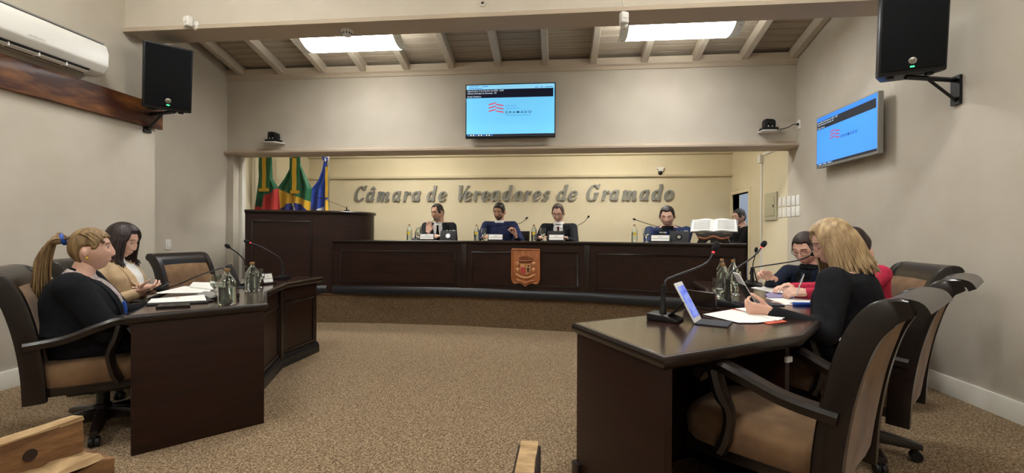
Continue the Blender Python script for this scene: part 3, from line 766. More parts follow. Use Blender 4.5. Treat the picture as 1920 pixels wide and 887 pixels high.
G['C'] = (1.28, [(arcp(.70, .78, .50, .72, 40, 318, 24), 'n'), ([(1.08, 1.2), (1.16, 1.55)], 'n2'), ([(.98, .22), (1.14, .36)], 'h')])
G['G'] = (1.4, [(arcp(.70, .78, .50, .72, 40, 300, 24), 'n'), ([(1.08, 1.2), (1.16, 1.55)], 'n2'), ([(1.06, .72), (1.06, .16)], 's'), ([(.84, .72), (1.3, .72)], 'h'), ([(.9, .08), (1.1, .2)], 'h')])
G['V'] = (1.3, [([(.28, 1.5), (.52, .1)], 's'), ([(.52, .08), (1.16, 1.5)], 'h'), ([(.06, 1.5), (.5, 1.5)], 'h'), ([(.98, 1.5), (1.3, 1.5)], 'h')])
PEN = {'s': (.15, .06), 'n': (.148, .05), 'n2': (.11, .055), 'h': (.05, .045)}
mat('letter_metal', '#9c9b94', .4, metal=.35, col2='#8c8b84', scale=(6, 6, 6))
sign = thing('wall_lettering', 'large silver slanted serif lettering spread along the cream back wall', 'lettering')
def letter(ch, xl, xr, hat=False):
    a = pY(xl, 375, YB-.0); b = pY(xr, 375, YB)
    wg, st = G[ch]; base = pY((xl+xr)/2, 378.2-(xl-660)*.0033, YB).z; xh = .181; sl = .27
    hgt = max(p[1] for s, _ in st for p in s)
    natural = (wg+sl*hgt)*xh; k = (b.x-a.x)/natural*1.06
    mb = MB()
    def pts(c, pen): return [(c[0]+PEN[pen][0]*math.cos(2*PI*i/10), c[1]+PEN[pen][1]*math.sin(2*PI*i/10)) for i in range(10)]
    def hull(P):
        P = sorted(set(P)); lo, up = [], []
        for L, it in ((lo, P), (up, P[::-1])):
            for p in it:
                while len(L) > 1 and (L[-1][0]-L[-2][0])*(p[1]-L[-2][1])-(L[-1][1]-L[-2][1])*(p[0]-L[-2][0]) <= 0: L.pop()
                L.append(p)
        return lo[:-1]+up[:-1]
    S_ = list(st)
    if hat: S_ += [([(.34, 1.2), (.58, 1.45)], 'h'), ([(.58, 1.42), (.74, 1.22)], 'n2')]
    zj = 0
    for s, pen in S_:
        for p, q in zip(s[:-1], s[1:]):
            h_ = hull(pts(p, pen)+pts(q, pen)); zj += .00007
            mb.prism([((x+sl*y)*xh*k, y*xh) for x, y in h_], .012, .04+zj)
    o = mb.build('letter', 'letter_metal', sign, smooth=0)
    o.matrix_world = M.Translation((a.x, YB, base)) @ M.Rotation(PI/2, 4, 'X')
for ch, x0, x1 in [('C', 662.9, 687.7), ('â', 686.5, 704), ('m', 706, 732.7), ('a', 735.6, 753), ('r', 755.4, 770.8), ('a', 771.6, 789.6), ('d', 799.7, 819.8), ('e', 820.5, 838),
                   ('V', 853.4, 878.8), ('e', 867.5, 884.3), ('r', 886.2, 901.2), ('e', 901.2, 918), ('a', 918.8, 937), ('d', 940.5, 962), ('o', 962.4, 980.6), ('r', 982, 997), ('e', 998, 1015), ('s', 1016.8, 1032), ('d', 1043, 1066), ('e', 1064, 1083),
                   ('G', 1096, 1126), ('r', 1126, 1142.5), ('a', 1141.5, 1160.7), ('m', 1163.3, 1195), ('a', 1197, 1217), ('d', 1219, 1242.5), ('o', 1242, 1263)]:
    letter('a' if ch == 'â' else ch, x0, x1, ch == 'â')

# ------------------------------------------------------------------ flags behind the podium
for n_, c_ in (('flag_green', '#1c6a44'), ('flag_dkgreen', '#124a34'), ('flag_yellow', '#dcae2e'), ('flag_red', '#c0302a'), ('flag_blue', '#1f2f86'), ('flag_royal', '#2242a4'), ('flag_white', '#e8e6e0')):
    mat(n_, c_, .5, sheen=.3)
def interp(tab, y):
    for (y0, a0), (y1, a1) in zip(tab[:-1], tab[1:]):
        if y <= y1: return a0+(a1-a0)*max(0, (y-y0))/(y1-y0)
    return tab[-1][1]
def flag(label, px_pole, left, right, colour, Y, folds, bottom=430, fold=.06):
    p0 = pY(px_pole, 400, Y)
    t = thing('flag', label, 'flag', (p0.x, Y, ZD), 0, 'flags on poles')
    MB().tube([(0, .03, .03), (0, .03, 2.15)], .014, 10).build('pole', 'steel', t)
    MB().lathe([(.0, 0), (.15, 0), (.15, .015), (.04, .04), (.03, .06), (.0, .06)], 20).build('base', 'wood_dark', t)
    ytop = min(q[0] for q in left); NR, NC = 150, 110
    vs, fs, mi, names = [], [], [], []
    for j in range(NR+1):
        y = ytop+(bottom-ytop)*j/NR
        xl, xr = interp(left, y), interp(right, y)
        for i in range(NC+1):
            x = xl+(xr-xl)*i/NC; p = pY(x, y, Y)
            vs.append((p.x-p0.x, -.02-fold*(.5+.5*math.sin(folds*i/NC*2*PI+j*.02))*min(1, .25+j/NR), p.z-ZD))
    for j in range(NR):
        for i in range(NC):
            y = ytop+(bottom-ytop)*(j+.5)/NR; xl, xr = interp(left, y), interp(right, y); x = xl+(xr-xl)*(i+.5)/NC
            c = colour(x, y)
            if c not in names: names.append(c)
            fs.append((j*(NC+1)+i, (j+1)*(NC+1)+i, (j+1)*(NC+1)+i+1, j*(NC+1)+i+1)); mi.append(names.index(c))
    me = bpy.data.meshes.new('cloth'); me.from_pydata(vs, [], fs)
    for n_ in names: me.materials.append(MT[n_])
    me.polygons.foreach_set('material_index', mi); me.polygons.foreach_set('use_smooth', [True]*len(fs))
    o = bpy.data.objects.new('cloth', me); C.objects.link(o); o.parent = t
    so_ = o.modifiers.new('thick', 'SOLIDIFY'); so_.thickness = .003
    def ribbon(name, m, x0, x1, y0, y1, dy, wav=0):
        mb = MB(); rr = []
        for k in range(11):
            y = y0+(y1-y0)*k/10; a, b = pY(x0, y, Y), pY(x1, y, Y)
            d = -dy+.004*math.sin(k*wav)
            rr.append([(a.x-p0.x, d, a.z-ZD), (b.x-p0.x, d, b.z-ZD), (b.x-p0.x, d+.004, b.z-ZD), (a.x-p0.x, d+.004, a.z-ZD)])
        return mb.rings(rr).build(name, m, t)
    return t, ribbon
def col1(x, y):
    yb = 352+(525-x)*.62     # slanted edge of the red field
    if y > yb: return 'flag_red' if x > 496 or y > 388 else 'flag_dkgreen'
    return 'flag_green'
f1, rb = flag('green and red state flag with green and yellow ribbon', 505, [(284, 490), (340, 489), (360, 487), (395, 483), (430, 481)], [(284, 512), (335, 513), (345, 519), (353, 524), (395, 527), (430, 528)], col1, 6.62, 2.5)
rb('ribbon', 'flag_green', 491, 511, 284, 357, .075, 1.1); rb('ribbon', 'flag_yellow', 498, 505, 284, 356, .085, 1.3); rb('fringe', 'flag_yellow', 492, 511, 354, 360, .088)
def col2(x, y):
    if ((x-553)/27)**2+((y-402)/21)**2 < 1:
        return 'flag_white' if abs((x-552)-(y-384)*.36) < 3.2 else 'flag_blue'
    if y > 355+(x-525)*.40 or (x < 530 and y > 400): return 'flag_yellow'
    return 'flag_green'
f2, rb = flag('green, yellow and blue flag with starry disc between the other two', 559, [(284, 552), (300, 550), (315, 547), (335, 537), (353, 525), (395, 527), (430, 526)], [(284, 564), (310, 566), (330, 575), (354, 586), (380, 584), (430, 583)], col2, 7.05, 3.5)
rb('ribbon', 'flag_green', 548, 567, 297, 358, .075, 1.4); rb('ribbon', 'flag_yellow', 553, 561, 298, 360, .085, 1.1); rb('fringe', 'flag_yellow', 550, 567, 358, 364, .088)
def rosette(t, px, py, Y, m1_, m2_, n=10, r=.055):
    p = pY(px, py, Y); q = p-t.location
    for k in range(n):
        a_ = 2*PI*k/n
        MB().ell((q.x+r*.6*math.cos(a_), -.1, q.z+r*.6*math.sin(a_)), (r*.5, .02, r*.22), n=8, m=6, rot=None if False else M.Rotation(-a_, 3, 'Y')).build('rosette_petal', m1_ if k % 3 else m2_, t)
rosette(f2, 559, 289, 7.05, 'flag_green', 'flag_yellow')
sp = pY(547, 390, 7.05)-f2.location
for i, (x, y) in enumerate([(547, 386), (532, 394), (537, 395), (565, 397), (542, 391), (571, 391)]):
    q = pY(x, y, 7.05)-f2.location; MB().ell((q.x, -.058, q.z), (.006, .003, .006), n=6, m=4).build('star', 'flag_white', f2)
q = pY(550.5, 383.5, 7.05)-f2.location
text('ORDEM', .042, 'flag_green', f2, M.Translation((q.x, -.062, q.z+.0)) @ M.Rotation(math.radians(70), 4, 'Y') @ M.Rotation(PI/2, 4, 'X'), 'motto')
def col3(x, y):
    if x > 612+(y-300)*.02 and y > 375 and x > 609: return 'flag_yellow'
    if y > 392-(x-600)*.5 and x > 597 and x < 609: return 'flag_white'
    return 'flag_royal'
f3, rb = flag('blue municipal flag with yellow ribbon beside the podium microphone', 614, [(296, 610), (320, 606), (340, 599), (356, 587), (395, 585), (430, 585)], [(296, 615), (330, 616), (350, 617), (378, 618), (430, 619)], col3, 7.15, 2.2)
rb('ribbon', 'flag_yellow', 614, 619, 314, 371, .075, 1.2)
rosette(f3, 616, 297, 7.15, 'flag_royal', 'flag_white', 8, .06)

# ------------------------------------------------------------------ things on the desks
mat('label_yellow', '#e2c02c', .6)
mat('led_red', '#ff2a2a', .4, emit=2.5)
mat('foam', '#17171a', .95)
mat('mic_grey', '#3a3a3c', .35, metal=.6)
mat('screen_wave', '#3350c8', .3, emit=.35, col2='#a8bdf0', scale=(14, 40, 14), detail=2)
mat('ipad_white', '#e6e6e6', .35)
mat('case_black', '#141417', .6)
mat('case_grey', '#37373d', .75)
mat('redfold', '#c2543c', .7)
mat('lilac', '#8d84a6', .7)
mat('blue_item', '#2450a8', .5)
DT = {'L': LT, 'R': RT, 'B': BT-.001}

def bottle(label, c, h, r, kind, group):
    t = thing('water_bottle', label, 'bottle', c, 0, group)
    if kind == 'big': out = [(.0, 0), (r*.92, 0), (r, .012), (r, h*.56), (r*.93, h*.64), (r*.55, h*.78), (r*.30, h*.86), (r*.28, h*.93), (r*.36, h*.935), (r*.36, h*.96)]
    else: out = [(.0, 0), (r*.94, 0), (r, .01), (r, h*.60), (r*.9, h*.68), (r*.42, h*.84), (r*.36, h*.9), (r*.36, h*.95)]
    w = .0035
    inn = [(max(.004, q-w), max(z, .012)) for q, z in out[2:]]
    MB().lathe(out+[(out[-1][0]-w, out[-1][1])]+inn[::-1]+[(.0, .012)], 20).build('glass_body', 'glass', t, smooth=50)
    fill = .5 if kind == 'big' else .55
    wp = [(.0, .0125), (r-w-.0006, .0125), (r-w-.0006, h*fill), (.0, h*fill)]
    MB().lathe(wp, 20).build('water', 'water', t, smooth=40)
    MB().lathe([(.0, h*.91), (r*.27, h*.91), (r*.31, h*.962), (r*.31, h), (.0, h)], 14).build('cork', 'cork', t)
    if kind == 'label':
        m_ = MB(); n = 9; rows = []
        for i in range(n+1):
            a = -PI/2-.62+1.24*i/n; hh = h*.085*math.sqrt(max(0.02, 1-((i/n-.5)*2)**2)); rows.append([((r+.0008)*math.cos(a), (r+.0008)*math.sin(a), h*.45-hh), ((r+.0008)*math.cos(a), (r+.0008)*math.sin(a), h*.45+hh)])
        m_.rings(rows, closed=False).build('round_label', 'label_yellow', t)
    return t
def goblet(label, c, h, group='stemmed water glasses'):
    t = thing('water_glass', label, 'glass', c, 0, group); r = h*.24
    MB().lathe([(.0, 0), (r*.85, 0), (r*.8, .004), (r*.12, .012), (r*.1, h*.3), (r*.5, h*.38), (r*.95, h*.52), (r, h*.68), (r*.86, h), (r*.82, h), (r*.95, h*.68), (r*.9, h*.53), (r*.45, h*.4), (.0, h*.385)], 20).build('bowl', 'glass', t, smooth=60)
    MB().lathe([(.0, h*.392), (r*.43, h*.405), (r*.87, h*.54), (r*.9, h*.6), (.0, h*.6)], 18).build('water', 'water', t)
    return t
def mic(label, base, yaw, pts, big=1.0, led=True, tilt=True, group='gooseneck microphones'):
    # base on the table; pts: world points of the gooseneck, last one is the capsule
    t = thing('gooseneck_microphone', label, 'microphone', base, 0, group)
    mb = MB(); q = big
    mb.prism([(-.055*q, 0), (.075*q, 0), (.075*q, .012), (.02*q, .03), (-.055*q, .036)], -.05*q, .05*q, M.Rotation(yaw, 4, 'Z') @ M.Rotation(PI/2, 4, 'X'))
    b = mb.build('base', 'black_plastic', t, bevel=.006)
    MB().ell((.03*q*math.cos(yaw), .03*q*math.sin(yaw), .03), (.012, .012, .005), n=10, m=6).build('button', 'mic_grey', b)
    P = [V(p)-V(base) for p in pts]; P0 = P[0]
    MB().tube([(P0.x, P0.y, .03), (P0.x, P0.y, .05), (P0.x, P0.y, .06), (P0.x, P0.y, .15*q)], [.016*q, .015*q, .011*q, .008*q], 10).build('stem', 'black_plastic', t)
    path = bez([(P0.x, P0.y, .15*q)]+P[1:], 6)
    MB().tube(path, .0048*q, 8).build('gooseneck', 'mic_grey', t, smooth=60)
    d = (path[-1]-path[-3]).normalized(); e = path[-1]
    MB().tube([e-d*.001, e+d*.006], .0058*q, 10).build('led_ring', 'led_red' if led else 'black_plastic', t)
    rot = d.to_track_quat('Z', 'Y').to_matrix()
    MB().ell(e+d*.034*q, (.016*q, .016*q, .026*q), n=12, m=10, rot=rot).build('windscreen', 'foam', t)
    return t
def on(x, y, s): p = pz(x, y, DT[s]); return (p.x, p.y, DT[s]+.0005)
def P3(x, y, Y): return pY(x, y, Y)
def card(label, c, rz, w=.2, h=.075, group='name plates', lines=True):
    t = thing('name_plate', label, 'name plate', c, rz, group)       # faces local -y
    MB().box((-w/2-.012, -.03, 0), (w/2+.012, .04, .012)).build('base', 'wood_dark', t, bevel=.003)
    mx_ = M.Translation((0, 0, .012)) @ M.Rotation(math.radians(-14), 4, 'X')
    MB().box((-w/2-.01, -.004, 0), (w/2+.01, .004, h+.008), mx_).build('holder', 'wood_dark', t, bevel=.002)
    pp = MB().box((-w/2, -.0055, .004), (w/2, -.004, h), mx_).build('card', 'paper', t, smooth=0)
    if lines:
        for z, ww in ((h*.68, .14), (h*.42, .46)): MB().box((-w*ww, -.0062, z), (w*ww, -.0055, z+h*.07), mx_).build('print_line', 'grey_plastic', pp, smooth=0)
    return t
def tablet_back(label, c, rz, w=.25, h=.165, lean=-20, ring=True):
    t = thing('tablet', label, 'tablet', c, rz, 'tablets in dark cases')   # back of the case faces local -y
    mx_ = M.Rotation(math.radians(lean), 4, 'X')
    cs = MB().box((-w/2, -.008, 0), (w/2, .006, h), mx_).build('case', 'case_black', t, bevel=.004)
    MB().box((-w/2+.01, .006, .01), (w/2-.01, .0075, h-.01), mx_).build('screen', 'black_gloss', t, smooth=0)
    MB().box((-w/2, -.12, 0), (w/2, .0, .006)).build('stand_flap', 'case_grey', t, bevel=.002)
    if ring:
        m_ = mx_ @ M.Translation((.0, -.008, h*.45)) @ M.Rotation(PI/2, 4, 'X')
        MB().lathe([(.0, 0), (.034, 0), (.034, .003), (.0, .003)], 24, m_).build('ring_mount', 'black_gloss', cs); MB().lathe([(.0, .003), (.021, .003), (.02, .005), (.0, .005)], 24, m_).build('ring_disc', 'steel', cs)
    for x in (-.02, .02): MB().box((x-.008, -.007, h-.004), (x+.008, .004, h+.004), mx_).build('clip', 'steel', cs)
    MB().box((.05, -.005, h-.003), (.095, .003, h+.004), mx_).build('clip', 'white_plastic', cs)
    return t
def sheet(label, pts, s, lift=.001, m='paper', group='loose papers', name='paper_sheet', cat='paper', th=.0015):
    P = [pz(x, y, DT[s]) for x, y in pts]; c = sum((V((p.x, p.y)) for p in P), V((0, 0)))/len(P)
    o = MB().prism([(p.x-c.x, p.y-c.y) for p in P], 0, th).build(name, m, smooth=0)
    o.location = (c.x, c.y, DT[s]+lift); return tag(o, label, cat, group)

# ---- dais bench
for x, l in ((767.5, 'labelled water bottle left of the man with raised hand'), (893.5, 'labelled water bottle beside the man in blue jumper'), (1001, 'labelled water bottle beside the man with maroon tie'), (1189.5, 'labelled water bottle under the far microphone by the man in blue suit')):
    p = pY(x, 446, 6.18 if x < 1100 else 5.9)
    bottle(l, (p.x, p.y, BT), .215, .036, 'label', 'labelled bottles on the bench')
for x, Y, l in ((785, 6.1, 'stemmed glass before the man with raised hand'), (907, 6.15, 'stemmed glass beside the man in blue jumper'), (1018, 6.0, 'stemmed glass beside the man with maroon tie'), (1211.5, 5.75, 'stemmed glass beside the man in blue suit')):
    p = pY(x, 446, Y); goblet(l, (p.x, p.y, BT), .165)
for x, Y, rz, l in ((800, 6.06, 0, 'white name plate before the man with raised hand'), (929, 6.02, 0, 'white name plate before the man in blue jumper'), (1043, 5.88, -.15, 'white name plate before the man with maroon tie'), (1238, 5.55, -.36, 'white name plate before the man in blue suit')):
    p = pY(x, 446, Y); card(l, (p.x, p.y, BT), rz, .18 if x != 1238 else .20, .07)
for x, Y, rz, l, rg in ((838.5, 6.15, 0, 'black cased tablet with silver ring before the man with raised hand', True), (1041, 6.02, -.15, 'black cased tablet behind the name plate of the man with maroon tie', False), (1274, 5.52, -.36, 'black cased tablet with silver ring before the man in blue suit', True)):
    p = pY(x, 446, Y); tablet_back(l, (p.x, p.y+.03, BT), rz, .215, .138, ring=rg)
def bmic(label, bx, Y, path):
    p = pY(bx, 446, Y); mic(label, (p.x, p.y, BT), -PI/2, [(p.x, p.y, BT)]+[tuple(P3(*q)) for q in path], .75, False)
bmic('thin microphone bent to the mouth of the man with raised hand', 779, 6.25, [(781, 431, 6.27), (789, 425, 6.30), (803, 419, 6.36), (813, 413.5, 6.42)])
bmic('thin microphone crossing in front of the man in blue jumper', 937, 6.24, [(937, 430, 6.24), (945, 426, 6.22), (966, 421, 6.2), (977, 418, 6.18), (985, 411.5, 6.18)])
bmic('thin microphone rising beside the man with maroon tie', 1054, 6.05, [(1054, 434, 6.05), (1061, 430, 6.04), (1080, 424, 6.02), (1094, 417, 6.0), (1101, 409.5, 6.0)])
bmic('thin microphone pointing away from the man in blue suit', 1243, 5.7, [(1243, 433, 5.7), (1238, 427, 5.7), (1215, 420, 5.68), (1193, 412.5, 5.66)])
# podium microphones
p = pY(650, 401, 6.35); mic('thin microphone on the rounded end of the podium', (p.x, p.y, PT), -PI/2, [(p.x, p.y, PT), tuple(P3(649, 391, 6.35)), tuple(P3(640, 386, 6.4)), tuple(P3(602, 371.5, 6.5))], .55, False)
p = pY(586, 399, 6.3); mic('short bent microphone on the podium before the blue flag', (p.x, p.y, PT), -PI/2, [(p.x, p.y, PT), tuple(P3(586, 389, 6.3)), tuple(P3(593, 380, 6.3)), tuple(P3(595, 373, 6.32))], .5, False)
# open book on carved stand
p = pY(1338, 446, 5.42)
bs = thing('book_stand', 'carved dark wooden stand under the open book', 'book stand', (p.x, p.y, BT), -.36)
MB().prism([(-.17, 0), (-.15, .04), (-.19, .11), (-.12, .105), (0, .12), (.12, .105), (.19, .11), (.15, .04), (.17, 0), (.08, .0), (.05, .03), (-.05, .03), (-.08, 0)], -.1, .06, M.Rotation(PI/2, 4, 'X')).build('body', 'wood_dark', bs, bevel=.008)
MB().tube(bez([(-.16, -.065, .06), (-.08, -.068, .045), (0, -.068, .07), (.08, -.068, .045), (.16, -.065, .06)], 6), .012, 8).build('carving', 'carved_dark', bs)
MB().box((-.03, -.066, .0), (.03, -.055, .035)).build('foot_tab', 'wood_dark', bs)
ob = thing('open_book', 'large open book with white pages on the carved stand', 'book', (p.x, p.y+.005, BT+.125), -.36)
tl = M.Rotation(math.radians(52), 4, 'X')
for s in (-1, 1):
    rr = []
    for i in range(9):
        q = i/8; x = s*q*.24; zz = .028*math.sin(PI*min(1, q*1.25))*(1-q*.6)+.004
        rr.append([(x*1.0, 0, -.012), (x*.94, .17, -.012), (x*.94, .17, zz), (x, 0, zz)])
    pg_ = MB().rings(rr, mx=tl).build('page_block', 'paper', ob, smooth=50)
    for k in range(9):
        MB().box((min(s*.04, s*.21), .02+k*.015, .0375-.002*0), (max(s*.04, s*.21), .024+k*.015, .0385), tl @ M.Translation((0, 0, -.012))).build('print_line', 'grey_plastic', pg_, smooth=0)
MB().box((-.245, -.004, -.018), (.245, .175, -.0125), tl).build('cover', 'wood_dark', ob)

# ---- right-hand desk
def rmic(label, base, yaw, path, big=1.0, led=True): mic(label, base, yaw, [base]+[tuple(P3(*q)) for q in path], big, led)
b = on(1243, 600, 'R')
rmic('tall black microphone with red light standing beside the white tablet', b, math.radians(-30), [(1246, 545, b[1]), (1248, 527, b[1]+.01), (1262, 519, b[1]+.03), (1300, 505, b[1]+.08), (1322, 495, b[1]+.12), (1332, 484, b[1]+.14), (1337, 474, b[1]+.15)], 1.15)
b = on(1366, 574, 'R')
rmic('tall grey microphone between the drinking glass and papers', b, math.radians(-30), [(1365.5, 535, b[1]), (1368, 515, b[1]+.01), (1380, 504, b[1]+.04), (1405, 487, b[1]+.1), (1420, 474, b[1]+.14), (1427, 465, b[1]+.16)], 1.05)
b = on(1409, 537, 'R'); 
rmic('long grey microphone bent towards the man in striped tie', b, math.radians(-30), [(1406, 514, b[1]), (1411, 503, b[1]), (1430, 499, b[1]-.05), (1488, 490, b[1]-.25), (1508, 484, b[1]-.3), (1517, 480, b[1]-.32)], 1.05, False)
b = on(1402, 525, 'R')
rmic('far small microphone peeping beside the conduit', (b[0]-.12, 4.2, RT+.0005), math.radians(-30), [(1412, 494, 4.2), (1415, 482, 4.2), (1416.5, 475, 4.2)], .9, False)
b = on(1347, 573, 'R'); goblet('stemmed water glass on the desk before the tall grey microphone', b, .165)
b = on(1379, 553, 'R'); goblet('stemmed water glass standing among the corked bottles', b, .165)
for x, y, l in ((1355, 560, 'corked water bottle behind the stemmed glass'), (1353, 541, 'tall clear water bottle farther back on the desk'), (1374, 545, 'corked water bottle beside the second glass')):
    b = on(x, y, 'R'); bottle(l, b, .235, .042, 'slim', 'bottles on the right desk')
b = on(1313, 577, 'R'); card('name plate turned edge-on behind the white tablet', b, math.radians(125), .2, .08, lines=False)
# white tablet in a folio
b = on(1310, 604, 'R')
tb = thing('tablet', 'white tablet showing blue waves propped in grey folio', 'tablet', b, math.radians(62), 'tablets in dark cases')   # screen faces local -y ... seen obliquely
mxt = M.Translation((0, .0, .006)) @ M.Rotation(math.radians(-28), 4, 'X')
dv = MB().box((-.068, .0, 0), (.068, .008, .205), mxt).build('device', 'ipad_white', tb, bevel=.003)
MB().box((-.059, -.0008, .022), (.059, 0, .184), mxt).build('screen', 'screen_wave', dv, smooth=0)
MB().box((-.075, -.14, 0), (.075, .0, .006)).build('folio_flap', 'case_grey', tb, bevel=.002)
MB().box((-.072, .008, .0), (.072, .011, .12), mxt).build('folio_back', 'case_black', tb, bevel=.001)
MB().add([(-.08, .05, .1), (.08, .05, .1), (.08, .15, 0), (-.08, .15, 0), (-.08, .054, .1), (.08, .054, .1), (.08, .155, 0), (-.08, .155, 0)], [(0, 1, 2, 3), (7, 6, 5, 4), (0, 4, 5, 1), (1, 5, 6, 2), (2, 6, 7, 3), (3, 7, 4, 0)]).build('prop', 'case_black', tb)
# second tablet, edge on, with picture of the woman's papers
b = on(1412, 569, 'R')
t2_ = thing('tablet', 'white tablet seen edge-on propped in black folio before the woman in black', 'tablet', b, math.radians(84), 'tablets in dark cases')
dv = MB().box((-.068, .0, 0), (.068, .008, .205), mxt).build('device', 'ipad_white', t2_, bevel=.003)
MB().box((-.059, -.0008, .022), (.059, 0, .184), mxt).build('screen', 'screen_wave', dv, smooth=0)
MB().box((-.09, -.15, 0), (.09, .0, .006)).build('folio_flap', 'case_grey', t2_, bevel=.002)
MB().box((-.088, .008, 0), (.088, .011, .13), mxt).build('folio_back', 'case_black', t2_, bevel=.001)
sheet('white papers spread before the blonde woman', [(1318, 591), (1372, 582), (1468, 601), (1420, 607), (1385, 607)], 'R', .004, group='papers on the right desk')
sheet('red edged folder under the white papers before the blonde woman', [(1370, 580), (1400, 579), (1476, 604), (1440, 609)], 'R', .001, 'redfold', 'papers on the right desk', 'folder', 'folder', .002)
sheet('white page lying partly over the red edged folder', [(1378, 581), (1413, 578), (1472, 598), (1458, 604)], 'R', .0065, group='papers on the right desk')
sheet('printed papers under the hand with the white pen', [(1436, 559), (1452, 556), (1520, 563), (1516, 572), (1470, 572)], 'R', .001, group='papers on the right desk')
sheet('lilac booklet lying above the printed papers', [(1434, 553), (1450, 550), (1485, 553), (1490, 560), (1440, 560)], 'R', .003, 'lilac', 'papers on the right desk', 'booklet', 'booklet', .006)
sheet('white papers before the man in striped tie', [(1408, 540), (1425, 537), (1495, 541), (1490, 553), (1455, 551)], 'R', .001, group='papers on the right desk')
b = on(1508, 573, 'R')
tag(MB().box((-.06, -.02, 0), (.06, .02, .018)).build('pencil_case', 'blue_item', bevel=.006), 'small blue pencil case beside the printed papers', 'case').location = b

# ---- left-hand desk
for x, y, l in ((426, 571, 'large corked water bottle on the desk corner before the ponytailed woman'), (473, 546, 'large corked water bottle farther along the left desk')):
    b = on(x, y, 'L'); bottle(l, b, .215, .05, 'big', 'large bottles on the left desk')
b = on(487, 540, 'L'); goblet('stemmed water glass behind the farther large bottle', b, .15)
b = on(405, 556, 'L'); goblet('stemmed water glass beside the large bottle by the papers', b, .15)
b = on(503, 533, 'L'); card('small name plate with crest beside the desk microphone', b, math.radians(75), .09, .075)
b = on(447, 538, 'L'); tablet_back('black tablet propped upright behind the farther large bottle', b, math.radians(118), .22, .19, -22, False)
b = on(536, 524, 'L')
rmic_ = lambda l, b_, yaw, path, big=1.0, led=True: mic(l, b_, yaw, [b_]+[tuple(P3(*q)) for q in path], big, led)
rmic_('grey microphone with red light at the far end of the left desk', (b[0]-.03, b[1], b[2]), PI, [(529, 495, b[1]), (527, 488, b[1]), (518, 479, b[1]-.04), (490, 463, b[1]-.1), (470, 455.5, b[1]-.14)], 1.0)
b = on(462, 540, 'L')
rmic_('grey microphone before the black tablet on left desk', (b[0]-.05, b[1]+.12, b[2]), PI, [(460, 500, b[1]+.12), (458, 488, b[1]+.12), (447, 476, b[1]+.08), (433, 466, b[1]+.02)], 1.0, False)
b = on(425, 561, 'L')
rmic_('low microphone bent over the papers towards the woman in beige', b, PI, [(424, 516, b[1]), (419, 504, b[1]), (405, 506, b[1]+.02), (370, 518, b[1]+.05), (330, 535, b[1]+.08), (305, 541, b[1]+.10)], 1.0, False)
sheet('white stapled papers before the ponytailed woman', [(276, 571), (284, 563), (383, 555), (387, 566)], 'L', .008, group='papers on the left desk')
sheet('dark folder under the stapled papers', [(274, 574), (286, 564), (388, 557), (390, 569)], 'L', .001, 'case_black', 'papers on the left desk', 'folder', 'folder', .006)
sheet('white papers spread before the woman in beige', [(288, 551), (345, 537), (398, 540), (392, 549)], 'L', .001, group='papers on the left desk')
sheet('open booklet lying beside the black microphone base', [(355, 540), (362, 532), (402, 533), (400, 545)], 'L', .004, group='papers on the left desk', name='booklet', cat='booklet', th=.01)
sheet('grey leaflets fanned near the large bottle', [(368, 553), (384, 547), (408, 550), (404, 562)], 'L', .001, 'grey_plastic', 'papers on the left desk', 'leaflet', 'leaflet', .004)
sheet('black phone lying at the desk edge before the papers', [(292, 579), (300, 574), (355, 570), (357, 576)], 'L', .0, 'black_gloss', None, 'mobile_phone', 'phone', .011)
b = on(385, 566, 'L')
tag(MB().lathe([(.0, 0), (.045, 0), (.047, .003), (.047, .008), (.0, .008)], 24).build('coaster', 'case_black'), 'black round coaster beside the large corner bottle', 'coaster').location = b

# ------------------------------------------------------------------ rough timber rails in the foreground
mat('timber', '#5e3f26', .8, col2='#8d6740', scale=(8, 9, 30), detail=9, bump=1.0, lo=.3, hi=.7)
mat('timber_top', '#937550', .85, col2='#b99c72', scale=(9, 30, 30), detail=8, bump=.7)
mat('timber_dark', '#2a1a12', .8)
def rough(mb, seed, amp=.006):
    r_ = random.Random(seed); mb.v = [(x+r_.uniform(-amp, amp), y+r_.uniform(-amp, amp), z+r_.uniform(-amp, amp)) for x, y, z in mb.v]; return mb
def plank_grid(L, W, H, n=14):
    rr = []
    for i in range(n+1):
        x = -L+L*i/n; rr.append([(x, -W/2, 0), (x, 0, 0), (x, W/2, 0), (x, W/2, H/2), (x, W/2, H), (x, 0, H), (x, -W/2, H), (x, -W/2, H/2)])
    return rr
e0 = pz(146, 783, .56); d0 = pz(0, 832, .56); dx = V((e0.x-d0.x, e0.y-d0.y)).normalized()
rb_ = thing('timber_bench', 'rough old timber bench back with a round hole beside the left desk', 'bench', (e0.x, e0.y, 0), math.atan2(dx.y, dx.x))
ub = rough(MB().rings(plank_grid(1.1, .05, .105)), 3, .003)
ub.v = [(x, y, z+.455) for x, y, z in ub.v]
ubo = ub.build('upper_beam', 'timber', rb_, smooth=30)
rough(MB().rings([[(x, -.027, .556), (x, .027, .556), (x, .025, .567), (x, -.025, .567)] for x in [-1.1+.1*i for i in range(12)]]), 5, .002).build('pale_top', 'timber_top', rb_, smooth=30)  # paler strip along the top of the beam
MB().lathe([(.0, 0), (.018, 0), (.018, .004), (.0, .004)], 16, M.Translation((-.145, -.026, .505)) @ M.Rotation(PI/2, 4, 'X')).build('bolt_hole', 'timber_dark', ubo)
lb = rough(MB().rings(plank_grid(1.1, .12, .40, 20)), 9, .008); lb.v = [(x+.035, y-.055, z+.035) for x, y, z in lb.v]
lb.build('lower_log', 'timber', rb_, smooth=30)
sp_ = rough(MB().rings([[(x, -.11, .435), (x, .0, .435), (x, -.005, .462), (x, -.06, .452), (x, -.105, .455)] for x in [-1.05+.055*i for i in range(20)]]), 15, .011)
